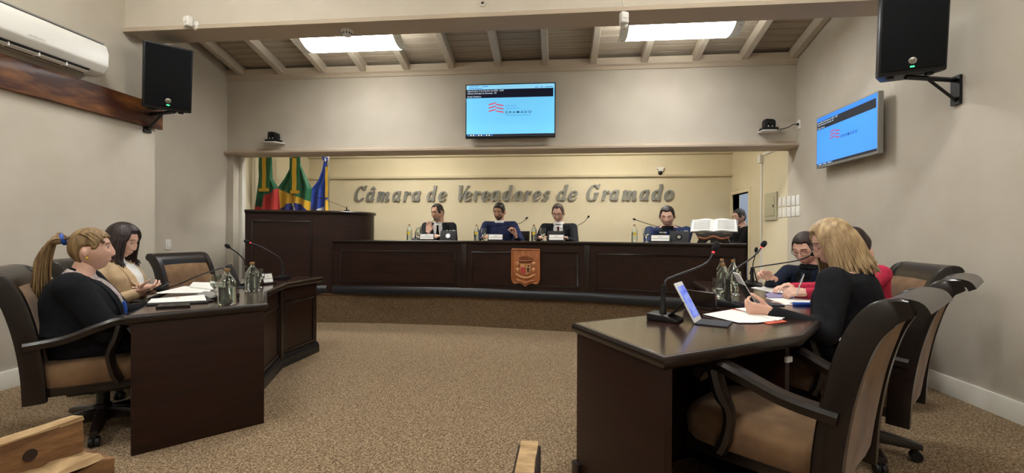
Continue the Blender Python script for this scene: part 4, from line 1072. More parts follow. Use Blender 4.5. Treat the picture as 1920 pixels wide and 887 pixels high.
sp_.build('splintered_top', 'timber_top', rb_, smooth=20)
for x in (-.95, -.1): MB().box((x-.05, -.1, 0), (x+.05, .0, .05)).build('foot', 'timber', rb_, bevel=.006)
c0 = pz(992, 826, .5)
rr_ = thing('timber_rail', 'pale board end of a rough timber bench in mid floor', 'rail', (c0.x, c0.y, 0), math.radians(1.5))
bo = rough(MB().rings([[(-.026+dx_, y, .485), (.03+dx_, y, .485), (.029+dx_, y, .5), (-.025+dx_, y, .5)] for y, dx_ in [(-.02*0-.07*i, -.003*i) for i in range(14)]]), 21, .002)
bo.build('pale_top', 'timber_top', rr_, smooth=30)  # top board in a paler tone than the beam below
rough(MB().rings([[(-.036+dx_, y, .3), (.04+dx_, y, .3), (.038+dx_, y, .486), (-.034+dx_, y, .486)] for y, dx_ in [(-.07*i, -.003*i) for i in range(14)]]), 23, .002).build('beam', 'timber_dark', rr_, smooth=30)
for y in (-.1, -.8): MB().box((-.03, y-.04, 0), (.03, y+.04, .3)).build('leg', 'timber_dark', rr_, bevel=.006)

# ------------------------------------------------------------------ people
for n_, c_ in (('skin_a', '#dcb09a'), ('skin_b', '#cc9c84'), ('skin_c', '#e0b7a2')):
    mat(n_, c_, .5, col2='#d2a08a' if n_ != 'skin_b' else '#bd8a72', scale=(18, 18, 18), lo=.3, hi=.8)
mat('lip', '#bf7e72', .45); mat('stubble', '#c39c88', .7); mat('beard_brown', '#5a3d30', .8)
mat('eye_white', '#d8d2ca', .25); mat('iris', '#2a211c', .2)
mat('hair_brown', '#3a281e', .55, col2='#241811', scale=(60, 60, 8), bump=.5)
mat('hair_black', '#1b1514', .5, col2='#2a201d', scale=(60, 60, 8), bump=.5)
mat('hair_greybrown', '#57473a', .6, col2='#3c3028', scale=(60, 60, 8), bump=.5)
mat('hair_grey', '#4d4a48', .6, col2='#2c2826', scale=(60, 60, 8), bump=.5)
mat('hair_blonde', '#6b5234', .5, col2='#9c8158', scale=(45, 45, 6), bump=.5)
mat('hair_fair', '#8c7250', .5, col2='#bda27a', scale=(45, 45, 6), bump=.5)
mat('hair_dark', '#241a18', .45, col2='#332522', scale=(45, 45, 6), bump=.5)
def cloth(n, c, c2=None, sc=26): mat(n, c, .85, col2=c2 or c, scale=(sc, sc, sc), bump=.35, bscale=9, spec=.2)
cloth('suit_charcoal', '#232427', '#2a2b2f'); cloth('suit_black', '#1a1b1f', '#202126'); cloth('suit_blue', '#1d2742', '#222e4e'); cloth('jumper_navy', '#252c4a', '#2b3356')
cloth('knit_black', '#131316', '#1a1a1e'); cloth('blazer_black', '#111216', '#17181d'); cloth('jacket_beige', '#b49a78', '#bea584'); cloth('jacket_navy', '#171c2b', '#1d2334'); cloth('top_pink', '#b42c48', '#c23550')
cloth('trousers_dark', '#15161b', '#1b1c22'); cloth('shirt_white', '#d9d7d4', '#e2e0dd'); cloth('shirt_black', '#141416', '#18181b'); cloth('blouse_print', '#c9bdb4', '#8f7f86', 40)
cloth('tie_black', '#0f0f12'); cloth('tie_maroon', '#4a1f24'); cloth('tie_blue', '#1c3f9c'); mat('shoe', '#0d0d0e', .4)
m_ = bpy.data.materials.new('tie_striped'); m_.use_nodes = True; MT['tie_striped'] = m_
_w = m_.node_tree.nodes.new('ShaderNodeTexWave'); _w.inputs['Scale'].default_value = 22; _w.bands_direction = 'DIAGONAL'
_t = m_.node_tree.nodes.new('ShaderNodeTexCoord'); m_.node_tree.links.new(_t.outputs['Object'], _w.inputs[0])
_r = m_.node_tree.nodes.new('ShaderNodeValToRGB'); _r.color_ramp.elements[0].color = (*lin('#1a2338'), 1); _r.color_ramp.elements[1].color = (*lin('#56647e'), 1); _r.color_ramp.elements[0].position = .6; _r.color_ramp.elements[1].position = .75
m_.node_tree.links.new(_w.outputs[0], _r.inputs[0]); m_.node_tree.links.new(_r.outputs[0], m_.node_tree.nodes['Principled BSDF'].inputs['Base Color'])

def remesh(mb, vox, it=4):
    me = bpy.data.meshes.new('tmp'); me.from_pydata(mb.v, [], mb.f)
    bm = bmesh.new(); bm.from_mesh(me); bmesh.ops.recalc_face_normals(bm, faces=bm.faces); bm.to_mesh(me); bm.free()
    o = bpy.data.objects.new('tmp', me); C.objects.link(o)
    r = o.modifiers.new('r', 'REMESH'); r.mode = 'VOXEL'; r.voxel_size = vox
    if it:
        s_ = o.modifiers.new('s', 'SMOOTH'); s_.factor = .5; s_.iterations = it
    dg = bpy.context.evaluated_depsgraph_get(); e = o.evaluated_get(dg).to_mesh()
    out = MB(); out.v = [tuple(v.co) for v in e.vertices]; out.f = [tuple(p.vertices) for p in e.polygons]
    o.evaluated_get(dg).to_mesh_clear(); bpy.data.objects.remove(o); bpy.data.meshes.remove(me)
    return out
def g(x, s): return math.exp(-(x/s)**2)
def sm(a, b, x):
    t = min(1, max(0, (x-a)/(b-a))); return t*t*(3-2*t)
def headpt(az, el, wide=1.0, jaw=1.0, fem=0.0):
    # az 0 = front (+y), el = elevation; returns point on the head, centre between the ears
    ce_, se = math.cos(el), math.sin(el)
    x = .0755*wide*ce_*math.sin(az); y = .098*ce_*math.cos(az); z = .118*se
    t = max(0, -z/.118)
    x *= 1-(.34-.1*(jaw-1))*t**1.6
    if y < 0: y *= 1-.42*sm(0, 1, t)
    else:
        y *= 1-.06*t
        y -= .010*sm(.06, .098, y)*(1-t)*g(x, .06)
    if z > 0: y -= .006*sm(.3, 1, z/.118)
    front = sm(.2, .75, math.cos(az)*ce_)
    if front > 0:
        nz = sm(.026, -.034, z)*(1-sm(-.034, -.047, z))
        y += front*((.0195-.003*fem)*nz*g(x, .0085+.0065*nz)+.006*g(z-.006, .03)*g(x, .009))
        y += front*.006*g(z-.034, .010)*g(abs(x)-.026, .022)*(1-.6*fem)
        y -= front*.0095*g(z-.012, .013)*g(abs(x)-.031, .017)
        y += front*.0045*g(z+.016, .02)*g(abs(x)-.042, .02)
        y += front*.008*(g(z+.060, .0055)+g(z+.071, .006))*g(x, .021)
        y -= front*.003*g(z+.0655, .0025)*g(x, .022)
        y -= front*.003*g(z+.083, .007)*g(x, .02)
        y += front*.009*g(z+.102, .014)*g(x, .024)
    return V((x, y, z))
def head_mesh(mb, mx, wide, jaw, fem, sc=1.0):
    NA, NE = 72, 52; vs = []; fs = []
    for j in range(NE+1):
        el = -PI/2*.985+PI*.985*j/NE
        for i in range(NA): vs.append(headpt(2*PI*i/NA, el, wide, jaw, fem))
    for j in range(NE):
        for i in range(NA): fs.append((j*NA+i, j*NA+(i+1) % NA, (j+1)*NA+(i+1) % NA, (j+1)*NA+i))
    fs.append(tuple(range(NA))[::-1]); fs.append(tuple(range(NE*NA, NE*NA+NA)))
    mb.add(vs, fs, mx)
    for s in (-1, 1):
        r_ = M.Rotation(s*.35, 3, 'Z') @ M.Rotation(-.2, 3, 'X')
        mb.ell((s*.078*wide, -.012, -.008), (.008, .017, .027), mx, 12, 8, rot=r_)
        mb.ell((s*.082*wide, -.019, -.003), (.006, .010, .020), mx, 10, 8, rot=r_)
def shell(mx, wide, jaw, fem, mask, thick, az_n=120, el_n=90):
    mb = MB(); idx = {}
    for j in range(el_n+1):
        el = -PI/2*.985+PI*.985*j/el_n
        for i in range(az_n):
            az = 2*PI*i/az_n; p = headpt(az, el, wide, jaw, fem)
            a = az if az <= PI else az-2*PI
            m = mask(abs(a), p, a)
            idx[(i, j)] = (m, p, a)
    vs, fs, vid = [], [], {}
    def vert(i, j):
        i %= az_n
        if (i, j) not in vid:
            m, p, a = idx[(i, j)]
            n = V((p.x/.0755**2, p.y/.098**2, p.z/.118**2)).normalized()
            vid[(i, j)] = len(vs); vs.append(p+n*(-.0025+(thick(abs(a), p)+.0025)*min(1, max(0, m*1.15))))
        return vid[(i, j)]
    for j in range(el_n):
        for i in range(az_n):
            if max(idx[((i+a) % az_n, j+b)][0] for a in (0, 1) for b in (0, 1)) > .02:
                fs.append((vert(i, j), vert(i+1, j), vert(i+1, j+1), vert(i, j+1)))
    top = [vert(i, el_n) for i in range(az_n)] if (0, el_n) in vid else None
    if top: fs.append(tuple(top))
    mb.add(vs, fs, mx); return mb
def short_mask(hl=.062, back=-.075, recede=0.0):
    def m(a, p, sa):
        if a < .75: lim = hl+.01*math.cos(a*2.2)+recede*sm(.25, .55, a)
        elif a < 1.25: lim = hl-(hl+.005)*sm(.75, 1.15, a)+recede*(1-sm(.75, 1.1, a))
        elif a < 1.75: lim = -.012+.055*math.exp(-((a-1.6)/.16)**2)
        else: lim = .03+(back-.03)*sm(1.75, 2.15, a)
        return sm(lim-.002, lim+.008, p.z)
    return m
def beard_mask(a, p, sa):
    jawl = sm(-.034-.018*g(a-.75, .35), -.056-.018*g(a-.75, .35), p.z)*(1-sm(1.25, 1.5, a))
    lips = g(p.z+.0655, .011)*g(p.x, .024)
    return jawl*(1-min(1, 1.6*lips)) if p.z > -.114 else 0
def hand(mb, wrist, fd, pn, side, curl=.3, spread=.12, thumb=.6, sc=1.0, point=None):
    # fd finger direction, pn palm normal (direction the palm looks), side +1 right hand, -1 left hand
    fd = V(fd).normalized(); pn = V(pn); pn = (pn-fd*pn.dot(fd)).normalized()
    ax = fd.cross(pn)*side              # towards the thumb
    w = V(wrist)
    mb.cone(w-fd*.03, w+fd*.01, .024*sc, .025*sc, sq=(.75, 1.05), up=pn)
    for k, (off, ln) in enumerate(((.031, .072), (.0105, .081), (-.0105, .075), (-.031, .060))):
        kn = w+fd*(.092-.004*abs(k-1.2))*sc+ax*off*sc
        mb.cone(w+fd*.012*sc+ax*off*.7*sc, kn, .0165*sc, .0125*sc, n=10, sq=(.9, 1), up=pn)
        sa = off*spread*20; d = (fd+ax*sa*.35).normalized(); p = kn; cc = curl if not (point and k in point) else point[k]
        ang_ = 0
        for s_, (lf, bend) in enumerate(((.45, 55), (.32, 70), (.25, 45))):
            ang_ += math.radians(bend)*cc
            dd = d*math.cos(ang_)+pn*math.sin(ang_); q = p+dd*ln*lf*sc
            mb.cone(p, q, (.0092-.0008*s_)*sc, (.0086-.0009*s_)*sc, n=8, k=3); p = q
    mb.ell(w+fd*.05*sc-pn*.0, (.033*sc, .033*sc, .016*sc), n=12, m=8, rot=M((ax, fd, pn)).transposed())
    t0 = w+fd*.025*sc+ax*.024*sc+pn*.006; d1 = (ax*.8+fd*.75+pn*.35*thumb).normalized(); p1 = t0+d1*.042*sc
    d2 = (ax*.35+fd*.9+pn*.5*thumb).normalized(); p2 = p1+d2*.032*sc; p3 = p2+(d2+fd*.3+pn*.3*thumb).normalized()*.026*sc
    mb.cone(t0-d1*.012, p1, .0155*sc, .0115*sc, n=8, k=3); mb.cone(p1, p2, .0105*sc, .0095*sc, n=8, k=3); mb.cone(p2, p3, .0095*sc, .0075*sc, n=8, k=3)
    return mb
def ik(s, w_, l1, l2, hint):
    d = w_-s; L = min(d.length, (l1+l2)*.995); dn = d.normalized()
    a = (l1*l1-l2*l2+L*L)/(2*L); h = math.sqrt(max(0, l1*l1-a*a))
    hv = V(hint); hv = (hv-dn*hv.dot(dn)).normalized()
    return s+dn*a+hv*h, s+dn*L
def strands(mx, roots, rad=.011, seed=1, n=10):
    r_ = random.Random(seed); mb = MB()
    for path in roots:
        P = bez(path, 4); m = len(P)
        j = V((r_.uniform(-1, 1), r_.uniform(-1, 1), r_.uniform(-1, 1)))*.004
        mb.tube([mx @ (p+j*(i/m)) for i, p in enumerate(P)], [rad*(1-.75*(i/(m-1))**2) for i in range(m)], 6)
    return mb

def person(label, seat, fd, head, look, wl, wr, top='suit_black', hair='hair_brown', skin='skin_a', fat=1.0, depth=1.0, wide=1.0, hs=1.0, fem=0.0,
           shirt=None, tie=None, hands=None, beard=None, recede=0, glasses=False, collar=None, hairfn=None, sh=.2, lookdown=0, roll=0, vdepth=.2, eyes=True,
           foot_z=0, standing=False, armr=1.0, lapel=None, hl=.062, skip_arms=False, hint_down=.9, group='people in the chamber', topname='jacket'):
    fw = V((fd[0], fd[1], 0)).normalized(); rt = V((fw.y, -fw.x, 0)); up = V((0, 0, 1))
    root = V(seat)
    W2L = M(((rt.x, rt.y, 0, 0), (fw.x, fw.y, 0, 0), (0, 0, 1, 0), (0, 0, 0, 1))) @ M.Translation(-V((root.x, root.y, foot_z)))
    L = lambda p: W2L @ V(p)
    H = L(head); pel = V((0, 0, root.z-foot_z+.095))
    lk = (W2L.to_3x3() @ V(look)).normalized()
    lk = (lk-V((0, 0, lookdown))).normalized()
    xh = lk.cross(V((0, 0, 1))).normalized(); zh = xh.cross(lk)
    hm = M.Translation(H) @ M(((xh.x, lk.x, zh.x), (xh.y, lk.y, zh.y), (xh.z, lk.z, zh.z))).to_4x4() @ M.Rotation(roll, 4, 'Y') @ M.Scale(hs, 4)
    hb = hm @ V((0, -.03, -.085))           # skull base
    dirn = (H-pel).normalized()
    N = H-V((0, .05, .126*hs)) if not standing else H-V((0, .02, .18*hs))
    N = N+(hb-(H+V((0, -.03, -.085))))*.3
    sp = N-pel; spd = sp.normalized(); fwdl = V((1, 0, 0)).cross(spd)*-1; fwdl = V((0, spd.z, -spd.y))
    # torso rings (half width, half depth, forward shift) along the spine
    prof = [(0, .155, .115, .0), (.12, .178*fat, .13*depth, .01), (.3, .17*fat, .125*depth, .022*depth), (.5, .168*fat, .122*depth, .022*depth), (.68, .178*(fat*.5+.5), .122*(depth*.6+.4), .02), (.82, .172*(fat*.4+.6), .105*(depth*.4+.6), .005), (.92, .125, .085, -.004), (1.0, .072, .066, -.002), (1.04, .05, .05, 0)]
    def torso(grow, cutoff=1.05):
        rr = []
        for t, hw, hd, sf in prof:
            if t > cutoff: break
            c = pel+sp*t+fwdl*sf
            rr.append([c+V((1, 0, 0))*math.cos(a)*(hw+grow)*(sh/.185 if t > .6 else 1)+fwdl*math.sin(a)*(hd+grow) for a in [2*PI*k/20 for k in range(20)]])
        return rr
    SR = N+V((sh, -.005, -.068)); SL = N+V((-sh, -.005, -.068))
    l1, l2 = .295, .255
    ER, WR = ik(SR, L(wr), l1, l2, V((.55, -.35, -hint_down))); EL, WL = ik(SL, L(wl), l1, l2, V((-.55, -.35, -hint_down)))
    hipz = pel.z-.02
    if standing:
        legs = [[V((s*.095, 0, pel.z-.02)), V((s*.1, .02, .47)), V((s*.1, -.02, .08))] for s in (-1, 1)]
    else:
        legs = [[V((s*.095, .02, hipz)), V((s*.12, .42, hipz+.0)), V((s*.12, .40, .09))] for s in (-1, 1)]
    # --- body
    core = MB(); core.rings(torso(-.006))
    for S_, E_ in ((SR, ER), (SL, EL)): core.cone(S_, E_, .047, .04)
    core.cone(N+V((0, 0, -.03)), hb+V((0, 0, .0)), .056*hs, .053*hs)
    for a, b_, c_ in legs: core.cone(a, b_, .075, .052); core.cone(b_, c_, .05, .036); core.cone(c_+V((0, 0, -.035)), c_+V((0, .1, -.05)), .035, .03)
    core = remesh(core, .013, 3)
    if hands is None: hands = {}
    for sd, E_, W_ in ((1, ER, WR), (-1, EL, WL)):
        hp = hands.get('r' if sd > 0 else 'l', {})
        f_ = hp.get('dir'); f_ = (W2L.to_3x3() @ V(f_)) if f_ else (W_-E_).normalized()
        p_ = hp.get('palm'); p_ = (W2L.to_3x3() @ V(p_)) if p_ else V((-sd*.3, 0, -1))
        hmesh = MB(); hmesh.cone(E_.lerp(W_, .35), W_, .037, .025); hand(hmesh, W_, f_, p_, sd, hp.get('curl', .35), hp.get('spread', .1), hp.get('thumb', .6), hp.get('sc', 1.0), hp.get('point'))
        core_h = remesh(hmesh, .0042, 2); core.add(core_h.v, core_h.f)
    head_mesh(core, hm, wide, 1+.8*(wide-1), fem)
    core.cone(N+V((0, .0, -.01)), hb+V((0, 0, .01)), .057*hs*(.9 if fem else 1)*(wide*.5+.5), .055*hs*(.9 if fem else 1)*(wide*.5+.5), n=20)
    body = core.build('person', skin, smooth=80)
    body.matrix_world = W2L.inverted()
    tag(body, label, 'person', group)
    # --- face details
    if eyes:
        for s in (-1, 1):
            e = MB().ell((s*.031*wide, .0685, .0105), (.0125, .0115, .0085), hm, 14, 10).build('eye', 'eye_white' if lookdown < .35 else skin, body)
            if lookdown < .35: MB().ell((s*.031*wide, .0783, .0098), (.0058, .003, .0062), hm, 10, 6).build('iris', 'iris', e)
            else: MB().tube([hm @ V((s*(.031*wide-.013), .0780, .0055)), hm @ V((s*.031*wide, .0808, .0035)), hm @ V((s*(.031*wide+.013), .0755, .006))], .0014, 5).build('eyelash', 'iris', e)
            bp_ = [hm @ (headpt(s*a, 0.0, wide, 1, fem)*0+V((s*x*wide, y, z))) for a, x, y, z in ((0, .013, .0900, .0365), (0, .03, .0868, .0395), (0, .048, .0735, .033))]
            MB().tube(bez(bp_, 4), .0034-.0012*fem, 6, flat=.7).build('eyebrow', hair if beard or not fem else 'hair_brown', body)
    def lipm(a, p, sa): return g(p.z+.0655, .009)*g(p.x, .02)*1.6-.35 if a < 1 else 0
    shell(hm, wide, 1+.8*(wide-1), fem, lipm, lambda a, p: .0007, 144, 104).build('lips', 'lip', body, smooth=80)
    if beard: shell(hm, wide, 1+.8*(wide-1), fem, beard_mask, lambda a, p: .0028).build('beard', beard, body, smooth=80)
    if hairfn: hairfn(body, hm, wide, fem, hair)
    else: shell(hm, wide, 1+.8*(wide-1), fem, short_mask(hl, -.075, recede), lambda a, p: .006+.009*sm(.03, .1, p.z)).build('hair', hair, body, smooth=80)
    if glasses:
        gm = MB()
        for s in (-1, 1):
            ring_ = [hm @ V((s*.033*wide+.024*math.cos(2*PI*k/18), .098-.012*abs(math.cos(2*PI*k/18))*(1 if s*math.cos(2*PI*k/18) > 0 else 0), .010+.017*math.sin(2*PI*k/18))) for k in range(19)]
            gm.tube(ring_, .0017, 5)
            gm.tube([hm @ V((s*.057*wide, .084, .015)), hm @ V((s*.078*wide, .04, .014)), hm @ V((s*.083*wide, -.02, .012))], .0017, 5)
        gm.tube([hm @ V((-.009*wide, .1, .013)), hm @ V((0, .104, .017)), hm @ V((.009*wide, .1, .013))], .0016, 5)
        gm.build('glasses', glasses if isinstance(glasses, str) else 'black_plastic', body)
    # --- clothes
    ck = MB(); ck.rings(torso(.016, .97))
    for S_, E_, W_ in ((SR, ER, WR), (SL, EL, WL)):
        ck.cone(N+V((0, 0, -.062))+(S_-N)*.2, S_, .066, .066); ck.cone(S_, E_, .066*armr, .053*armr); ck.cone(E_, E_.lerp(W_, .93), .052*armr, .036*(armr*.5+.5))
    ck.cone(N+V((0, 0, -.05)), N+V((0, 0, -.015)), .085, .064)
    ck = remesh(ck, .011, 5)
    if fem and depth > 0:
        pass
    bv = BVHTree.FromPolygons([V(v) for v in ck.v], ck.f)
    ck.build(topname, top, body, smooth=80)
    tr = MB()
    tr.rings(torso(.012, .32)) if not standing else tr.rings(torso(.012, .32))
    for a, b_, c_ in legs: tr.cone(a, b_, .092*(fat*.8+.2), .066); tr.cone(b_, c_+V((0, 0, .03)), .064, .05)
    remesh(tr, .016, 3).build('trousers', 'trousers_dark', body, smooth=80)
    for a, b_, c_ in legs: MB().cone(c_+V((0, -.03, -.045)), c_+V((0, .13, -.055)), .042, .034, sq=(1, 1)).build('shoe', 'shoe', body)
    def patch(outline, m, name, off, cols=7, rows=14):
        # outline: list of (z offset below neck, x left, x right); projected on the front of the clothes
        vs, fs = [], []; last = .1
        for j in range(rows+1):
            t = j/rows*(len(outline)-1); k = min(int(t), len(outline)-2); f = t-k
            a, b_ = outline[k], outline[k+1]; dz_ = a[0]+(b_[0]-a[0])*f; x0 = a[1]+(b_[1]-a[1])*f; x1 = a[2]+(b_[2]-a[2])*f
            base = N-spd*dz_
            for i in range(cols+1):
                x = x0+(x1-x0)*i/cols; o_ = base+V((x, 0, 0))+fwdl*max(.19, .13*depth+.07)
                hit = bv.ray_cast(o_, -fwdl)
                p = hit[0] if hit[0] is not None else bv.find_nearest(base+V((x, 0, 0))+fwdl*last*.8)[0]
                if hit[0] is not None: last = (p-base).dot(fwdl)
                vs.append(p+fwdl*off)
        n0 = len(vs); vs += [v-fwdl*.012 for v in vs]
        q = cols+1
        for j in range(rows):
            for i in range(cols): fs.append((j*q+i, (j+1)*q+i, (j+1)*q+i+1, j*q+i+1))
        edge = [i for i in range(q)]+[j*q+cols for j in range(1, rows+1)]+[rows*q+i for i in range(cols-1, -1, -1)]+[j*q for j in range(rows-1, 0, -1)]
        for a, b_ in zip(edge, edge[1:]+edge[:1]): fs.append((a, b_, b_+n0, a+n0))
        return MB().add(vs, fs).build(name, m, body, smooth=60)
    if shirt:
        patch([(.0, -.06, .06), (.05, -.07, .07), (.13, -.055, .055), (vdepth+.1, -.006, .006)], shirt, 'shirt_front', .004)
        cm = lapel or top
        for s in (-1, 1):
            o1 = [(.0, .06, .095), (.06, .07, .115), (.14, .053, .108), (vdepth+.1, .002, .04)]
            patch([(z, s*a if s > 0 else -b_, s*b_ if s > 0 else -a) for z, a, b_ in o1], cm, 'lapel', .008, 5)
    if tie: patch([(.012, -.016, .016), (.035, -.012, .012), (.12, -.022, .022), (vdepth+.07, -.03, .03)], tie, 'tie', .009, 4)
    if collar or shirt:
        cb = MB(); rr = []
        cdir = (hb-N).normalized()
        for f, r_ in ((-.03, .074), (-.004, .069), (.008, .064)):
            c = N+cdir*f; a1 = V((1, 0, 0)); a2 = cdir.cross(a1).normalized()*-1
            rr.append([c+a1*math.cos(2*PI*k/24)*r_*hs*(wide*.5+.5)+a2*math.sin(2*PI*k/24)*r_*hs-V((0, 0, 1))*(.012*max(0, -math.sin(2*PI*k/24)*-1)) for k in range(24)])
        cb.rings(rr, caps=False).build('collar', collar or shirt, body, smooth=70)
    return body, W2L, hm, N, patch

# ---- office chairs behind the bench
def office_chair(label, c, fd):
    t = thing('office_chair', label, 'chair', c, face(*fd), 'chairs behind the bench')
    MB().box((-.23, -.22, .40), (.23, .24, .455)).build('seat', 'case_black', t, bevel=.02, seg=3)
    MB().rings([[(x*.165, -.25-.02*abs(1-abs(x))-(.0 if k < 3 else .04)-.03*(z-.5), z) for k, x in enumerate((-1, 0, 1, 1, 0, -1))] for z in (.50, .6, .72, .84)]).build('backrest', 'chair_wood', t, bevel=.01)
    MB().box((-.04, -.285, .38), (.04, -.265, .6)).build('back_support', 'black_plastic', t)
    MB().lathe([(.028, .4), (.028, .12), (.04, .1), (.04, .07)], 12).build('column', 'black_plastic', t)
    for k in range(5):
        a = 2*PI*k/5; lg = MB().tube([(0, 0, .09), (.26*math.sin(a), .26*math.cos(a), .065)], [.026, .018], 6).build('base_leg', 'black_plastic', t)
        MB().ell((.26*math.sin(a), .26*math.cos(a), .028), (.026, .026, .028), n=10, m=8).build('caster', 'black_plastic', lg)
    return t
SZ = ZD+.455
def at(x, y, Y): return pY(x, y, Y)
# man with raised hand
h = at(820.5, 399, 6.78)
office_chair('dark office chair under the man with raised hand', (h.x-.0, 7.05, ZD), (0, -1))
wr = at(803, 436.5, 6.50)
wl = V((h.x+.14, 6.52, BT+.03))
person('seated man in charcoal suit and black tie raising an open palm', (h.x+.02, 7.02, SZ), (0, -1), h, (-.5, -.85, 0), wl, wr, 'suit_charcoal', 'hair_brown', 'skin_a', shirt='shirt_white', tie='tie_black', hs=1.06,
       lookdown=.2, recede=.016, beard='stubble', hl=.078, foot_z=ZD, hands={'r': dict(dir=(.05, .1, 1), palm=(-.1, -1, .05), curl=.06, spread=.05, thumb=.3), 'l': dict(curl=.5)})
# man in blue jumper
h = at(936, 397, 6.75)
office_chair('dark office chair turned beside the man in blue jumper', (h.x+.12, 7.02, ZD), (-.55, -.85))
wl = at(966.5, 441, 6.45); wr = V((h.x-.2, 6.52, BT+.03))
person('seated man in navy jumper with white collar lifting his hand', (h.x+.03, 7.0, SZ), (0, -1), h, (-.25, -.95, 0), wl, wr, 'jumper_navy', 'hair_black', 'skin_b', collar='shirt_white', hs=1.05, lookdown=.32, beard='beard_brown', roll=-.12,
       foot_z=ZD, hl=.066, topname='jumper', hands={'l': dict(dir=(-.3, -.15, 1), palm=(-.7, -.5, .1), curl=.75, spread=.05, thumb=1.0), 'r': dict(curl=.4)})
# man with maroon tie
h = at(1046.5, 400, 6.62)
office_chair('dark office chair under the man with maroon tie', (h.x+.03, 6.9, ZD), (-.12, -.99))
wl = at(1062, 446, 6.25); wl.z = BT+.035; wr = V((h.x-.24, 6.3, BT+.035))
person('seated man in black suit and maroon tie reading through glasses', (h.x+.03, 6.88, SZ), (-.1, -1), h, (-.2, -1, 0), wl, wr, 'suit_black', 'hair_greybrown', 'skin_c', shirt='shirt_white', tie='tie_maroon', hs=1.08, lookdown=.45, hl=.078, recede=.012, glasses=True,
       foot_z=ZD, hands={'l': dict(curl=.4), 'r': dict(curl=.4)})
# man in blue suit
h = at(1251, 406, 6.12)
office_chair('dark office chair under the man in blue suit', (h.x+.1, 6.42, ZD), (-.33, -.94))
wl = at(1258, 446, 5.75); wl.z = BT+.04; wr = at(1232, 446, 5.78); wr.z = BT+.04
person('seated heavy man in blue suit and blue tie bending over his phone', (h.x+.1, 6.4, SZ), (-.3, -.95), h, (-.32, -1, 0), wl, wr, 'suit_blue', 'hair_black', 'skin_c', shirt='shirt_black', tie='tie_blue', hs=1.06, wide=1.14, fat=1.2, depth=1.25, sh=.225, armr=1.2,
       lookdown=.38, lapel='suit_black', foot_z=ZD, hl=.068, recede=.012, hands={'l': dict(curl=.5), 'r': dict(curl=.5)})
ph = pY(1243, 441, 5.70)
po = MB().box((-.04, -.006, 0), (.04, .006, .085)).build('mobile_phone', 'case_black', bevel=.004); po.location = (ph.x, ph.y, BT+.03); po.rotation_euler = (-.25, 0, -.2); tag(po, 'dark phone held up by the man in blue suit', 'phone')
MB().box((-.041, -.007, .085), (.041, .007, .092)).build('bright_edge', 'white_plastic', po)
# man by the door
h = at(1386, 407.5, 7.78)
office_chair('dark office chair in the doorway under the man in black jumper', (h.x+.10, 7.80, ZD), (-1, -.05))
person('man in black jumper and glasses sitting sideways by the doorway', (h.x+.10, 7.80, SZ-.02), (-1, -.05), h, (-1, -.25, 0), (h.x-.28, 7.65, ZD+.72), (h.x-.28, 7.95, ZD+.72), 'knit_black', 'hair_grey', 'skin_c', hs=1.06, glasses=True, lookdown=.1, collar='suit_charcoal', foot_z=ZD, topname='jumper')

# ---- left-hand desk
def pony(body, hm, wide, fem, hair):
    def m(a, p, sa):
        lim = .072-.07*sm(.7, 1.3, a) if a < 1.45 else (.022 if a < 1.8 else .022-.1*sm(1.8, 2.3, a))
        return sm(lim-.004, lim+.012, p.z)
    shell(hm, wide, 1, fem, m, lambda a, p: .006+.008*sm(-.02, .08, p.z)).build('hair', hair, body, smooth=80)
    r_ = random.Random(4); roots = []
    for k in range(70):
        a = r_.uniform(0, 2*PI); rr = math.sqrt(r_.uniform(0, 1)); ex, ez = math.cos(a)*rr, math.sin(a)*rr
        roots.append([V((ex*.02, -.112, .068+ez*.02)), V((ex*.05, -.158+ez*.02, .066+ez*.035)), V((ex*.065, -.195+ez*.04, .0+ez*.04)), V((ex*.06, -.215+ez*.035, -.10+ez*.02)), V((ex*.055, -.225+ez*.04, -.2+r_.uniform(-.03, .03))), V((ex*.03, -.235+ez*.03, -.29+r_.uniform(-.05, .04)))])
    # swept strands over the cap
    for k in range(60):
        s = r_.choice((-1, 1)); az = r_.uniform(.05, 1.3); p = headpt(az, r_.uniform(.55, .75) if az < .8 else r_.uniform(.15, .6), wide, 1, fem); p.x *= s
        n = p.normalized(); q = headpt(2.2, .75, wide, 1, fem); q.x *= s*r_.uniform(.2, 1); mid = (p+q)/2; mid = mid.normalized()*(.120 if mid.z > .05 else .108)
        roots.append([p+n*.008, mid+V((0, 0, .004)), q+q.normalized()*.012, V((s*.008, -.112, .07))])
    strands(hm, roots, .0075, 5).build('hair_strand', hair, body, smooth=70)['kind'] = 'stuff'
    t = MB(); t.tube([hm @ V((.024*math.cos(2*PI*k/14), -.119-.006*math.sin(2*PI*k/14), .069+.024*math.sin(2*PI*k/14))) for k in range(15)], .011, 8)
    t.build('hair_tie', 'blue_item', body)
    for s in (-1, 1):
        MB().ell((s*.083, -.006, -.042), (.006, .007, .007), hm, 8, 6).build('earring', 'label_yellow', body)
h = V((0, 0, CH))+ray(172, 469)*2.76
wl = pz(228, 600, .70); wl = V((0, 0, CH))+ray(262, 607)*2.66; wr = V((0, 0, CH))+ray(236, 592)*2.85
b1_, W1, hm1, N1, patch1 = person('ponytailed blonde woman in black blazer sitting sideways at the desk', (-2.80, 2.44, .455), (.78, .62), h, (.86, .62, .06), (-2.53, 2.80, .71), (-2.40, 2.60, .70), 'blazer_black', 'hair_blonde', 'skin_c', fat=1.25, depth=1.45, fem=.8, hs=1.02, wide=1.03,
       shirt='blouse_print', vdepth=.3, hairfn=pony, armr=1.3, sh=.19, topname='blazer', hands={'l': dict(curl=.5), 'r': dict(curl=.5)}, hint_down=1.4)
patch1([(.16, -.03, .03), (.24, -.03, .03)], 'blue_item', 'badge_strap', .012, 3, 4); patch1([(.24, -.035, .035), (.34, -.035, .035)], 'paper', 'badge', .013, 3, 4)

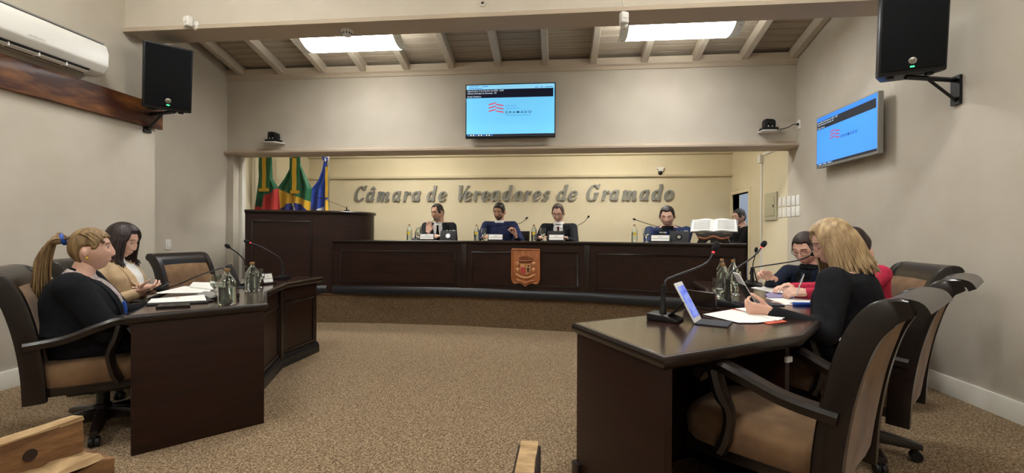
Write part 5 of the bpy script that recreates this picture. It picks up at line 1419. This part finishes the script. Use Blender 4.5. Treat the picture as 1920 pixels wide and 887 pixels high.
def longhair(seed, length, side_fwd, spread, back_len):
    def fn(body, hm, wide, fem, hair):
        def m(a, p, sa):
            lim = .078-.10*sm(.55, 1.1, a) if a < 1.2 else -.022-.06*sm(1.2, 1.8, a)
            return sm(lim-.004, lim+.012, p.z)
        shell(hm, wide, 1, fem, m, lambda a, p: .015+.012*sm(-.02, .08, p.z)).build('hair', hair, body, smooth=80)
        r_ = random.Random(seed); roots = []
        for k in range(230):
            az = r_.uniform(.98, PI); s = r_.choice((-1, 1)); el = r_.uniform(.1, .75)
            p = headpt(az, el, wide, 1, fem); p.x *= s; n = V((p.x/.0755**2, p.y/.098**2, p.z/.118**2)).normalized()
            p = p+n*.014; lo = headpt(az, -.05, wide, 1, fem); lo.x *= s; ln = V((lo.x, lo.y, 0)).normalized(); lo = lo+ln*(.017+spread*.4)
            ff = (1-sm(1.0, 2.0, az))*side_fwd
            ll = length if az < 1.9 else back_len
            mid = lo+V((ln.x*spread*.5, ln.y*spread*.5+ff*.3, -.10)); end = lo+V((ln.x*spread+r_.uniform(-.012, .012), ln.y*spread+ff, -ll+r_.uniform(-.035, .03)))
            top_ = headpt(az*.6+.3, 1.15, wide, 1, fem); top_.x *= s
            roots.append([top_*1.13, p, lo, mid, end])
        strands(hm, roots, .0092, seed).build('hair_strand', hair, body, smooth=70)['kind'] = 'stuff'
    return fn
h = V((0, 0, CH))+ray(229, 453)*3.40
person('dark-haired woman in beige jacket looking down at her phone', (-3.22, 3.12, .475), (.93, .33), h, (.93, .25, 0), tuple(V((0, 0, CH))+ray(268, 543)*3.36), tuple(V((0, 0, CH))+ray(259, 549)*3.2), 'jacket_beige', 'hair_dark', 'skin_c', fat=1.05, depth=1.1, fem=1, hs=1.0,
       hairfn=longhair(11, .14, .045, .008, .18), lookdown=.3, topname='jacket', shirt='shirt_white', vdepth=.22, armr=1.1, hands={'r': dict(curl=.6, dir=(.8, .2, .15), palm=(0, .5, .6)), 'l': dict(curl=.6)})
q = V((0, 0, CH))+ray(297, 539)*3.24
po = MB().box((-.036, -.005, -.07), (.036, .005, .07)).build('mobile_phone', 'case_black', bevel=.004); po.location = q; po.rotation_euler = (math.radians(-60), 0, math.radians(-70)); tag(po, 'dark phone held by the woman in beige jacket', 'phone')

# ---- right-hand desk
h = V((0, 0, CH))+ray(1562, 458)*2.62
wl = V((0, 0, CH))+ray(1446, 586)*2.42; wr = V((0, 0, CH))+ray(1480, 577)*2.9
person('blonde woman in black sweater reading a page beside the empty armchair', (1.66, 2.76, .475), (-.70, .71), h, (-.97, .22, 0), wl, wr, 'knit_black', 'hair_fair', 'skin_a', fat=1.2, depth=1.3, fem=1, hs=1.04, hairfn=longhair(23, .155, .03, .018, .17), lookdown=.4, topname='sweater', armr=1.25, sh=.2,
       glasses='steel', hands={'l': dict(dir=(-.8, .25, .12), palm=(.4, .8, .5), curl=.7), 'r': dict(curl=.5)}, hint_down=1.2)
h = V((0, 0, CH))+ray(1602, 460)*3.28
wl = pz(1510, 548, .80); wr = wl+V((.05, .3, 0))
person('person in pink top with dark hair sitting behind the blonde woman', (2.2, 3.57, .475), (-.95, .12), h, (-.9, .1, 0), wl, wr, 'top_pink', 'hair_dark', 'skin_c', fat=1.05, depth=1.1, fem=.5, hs=1.0, lookdown=.5, glasses=True, topname='top',
       hands={'l': dict(dir=(-1, .1, .0), palm=(-.2, .5, -.8), curl=.7)})
pe = tag(MB().tube([(0, 0, 0), (.03, -.03, .13)], .004, 8).build('pen', 'white_plastic'), 'white pen held over the printed papers', 'pen'); q = pz(1493, 552, .79); pe.location = q; pe.rotation_euler = (0, 0, .2)
h = V((0, 0, CH))+ray(1511, 467)*3.8
wr = V((0, 0, CH))+ray(1446, 521)*3.66; wl = V((0, 0, CH))+ray(1503, 544)*3.5
person('man in navy jacket, striped tie and glasses leaning over papers', (2.16, 4.26, .475), (-.85, -.45), h, (-.75, -.55, 0), wl, wr, 'jacket_navy', 'hair_brown', 'skin_c', fat=1.1, depth=1.1, hs=1.1, glasses=True, lookdown=.45, shirt='shirt_black', tie='tie_striped', recede=.01, wide=1.03,
       hands={'r': dict(dir=(-.9, -.1, .35), palm=(.2, -.6, -.6), curl=.7, thumb=1), 'l': dict(curl=.6)}, hint_down=.6)
pe = tag(MB().tube([(0, 0, 0), (-.02, .02, .11)], .005, 8).build('pen', 'black_plastic'), 'black pen in the raised hand of the man in striped tie', 'pen'); q = V((0, 0, CH))+ray(1420, 530)*3.58; pe.location = q
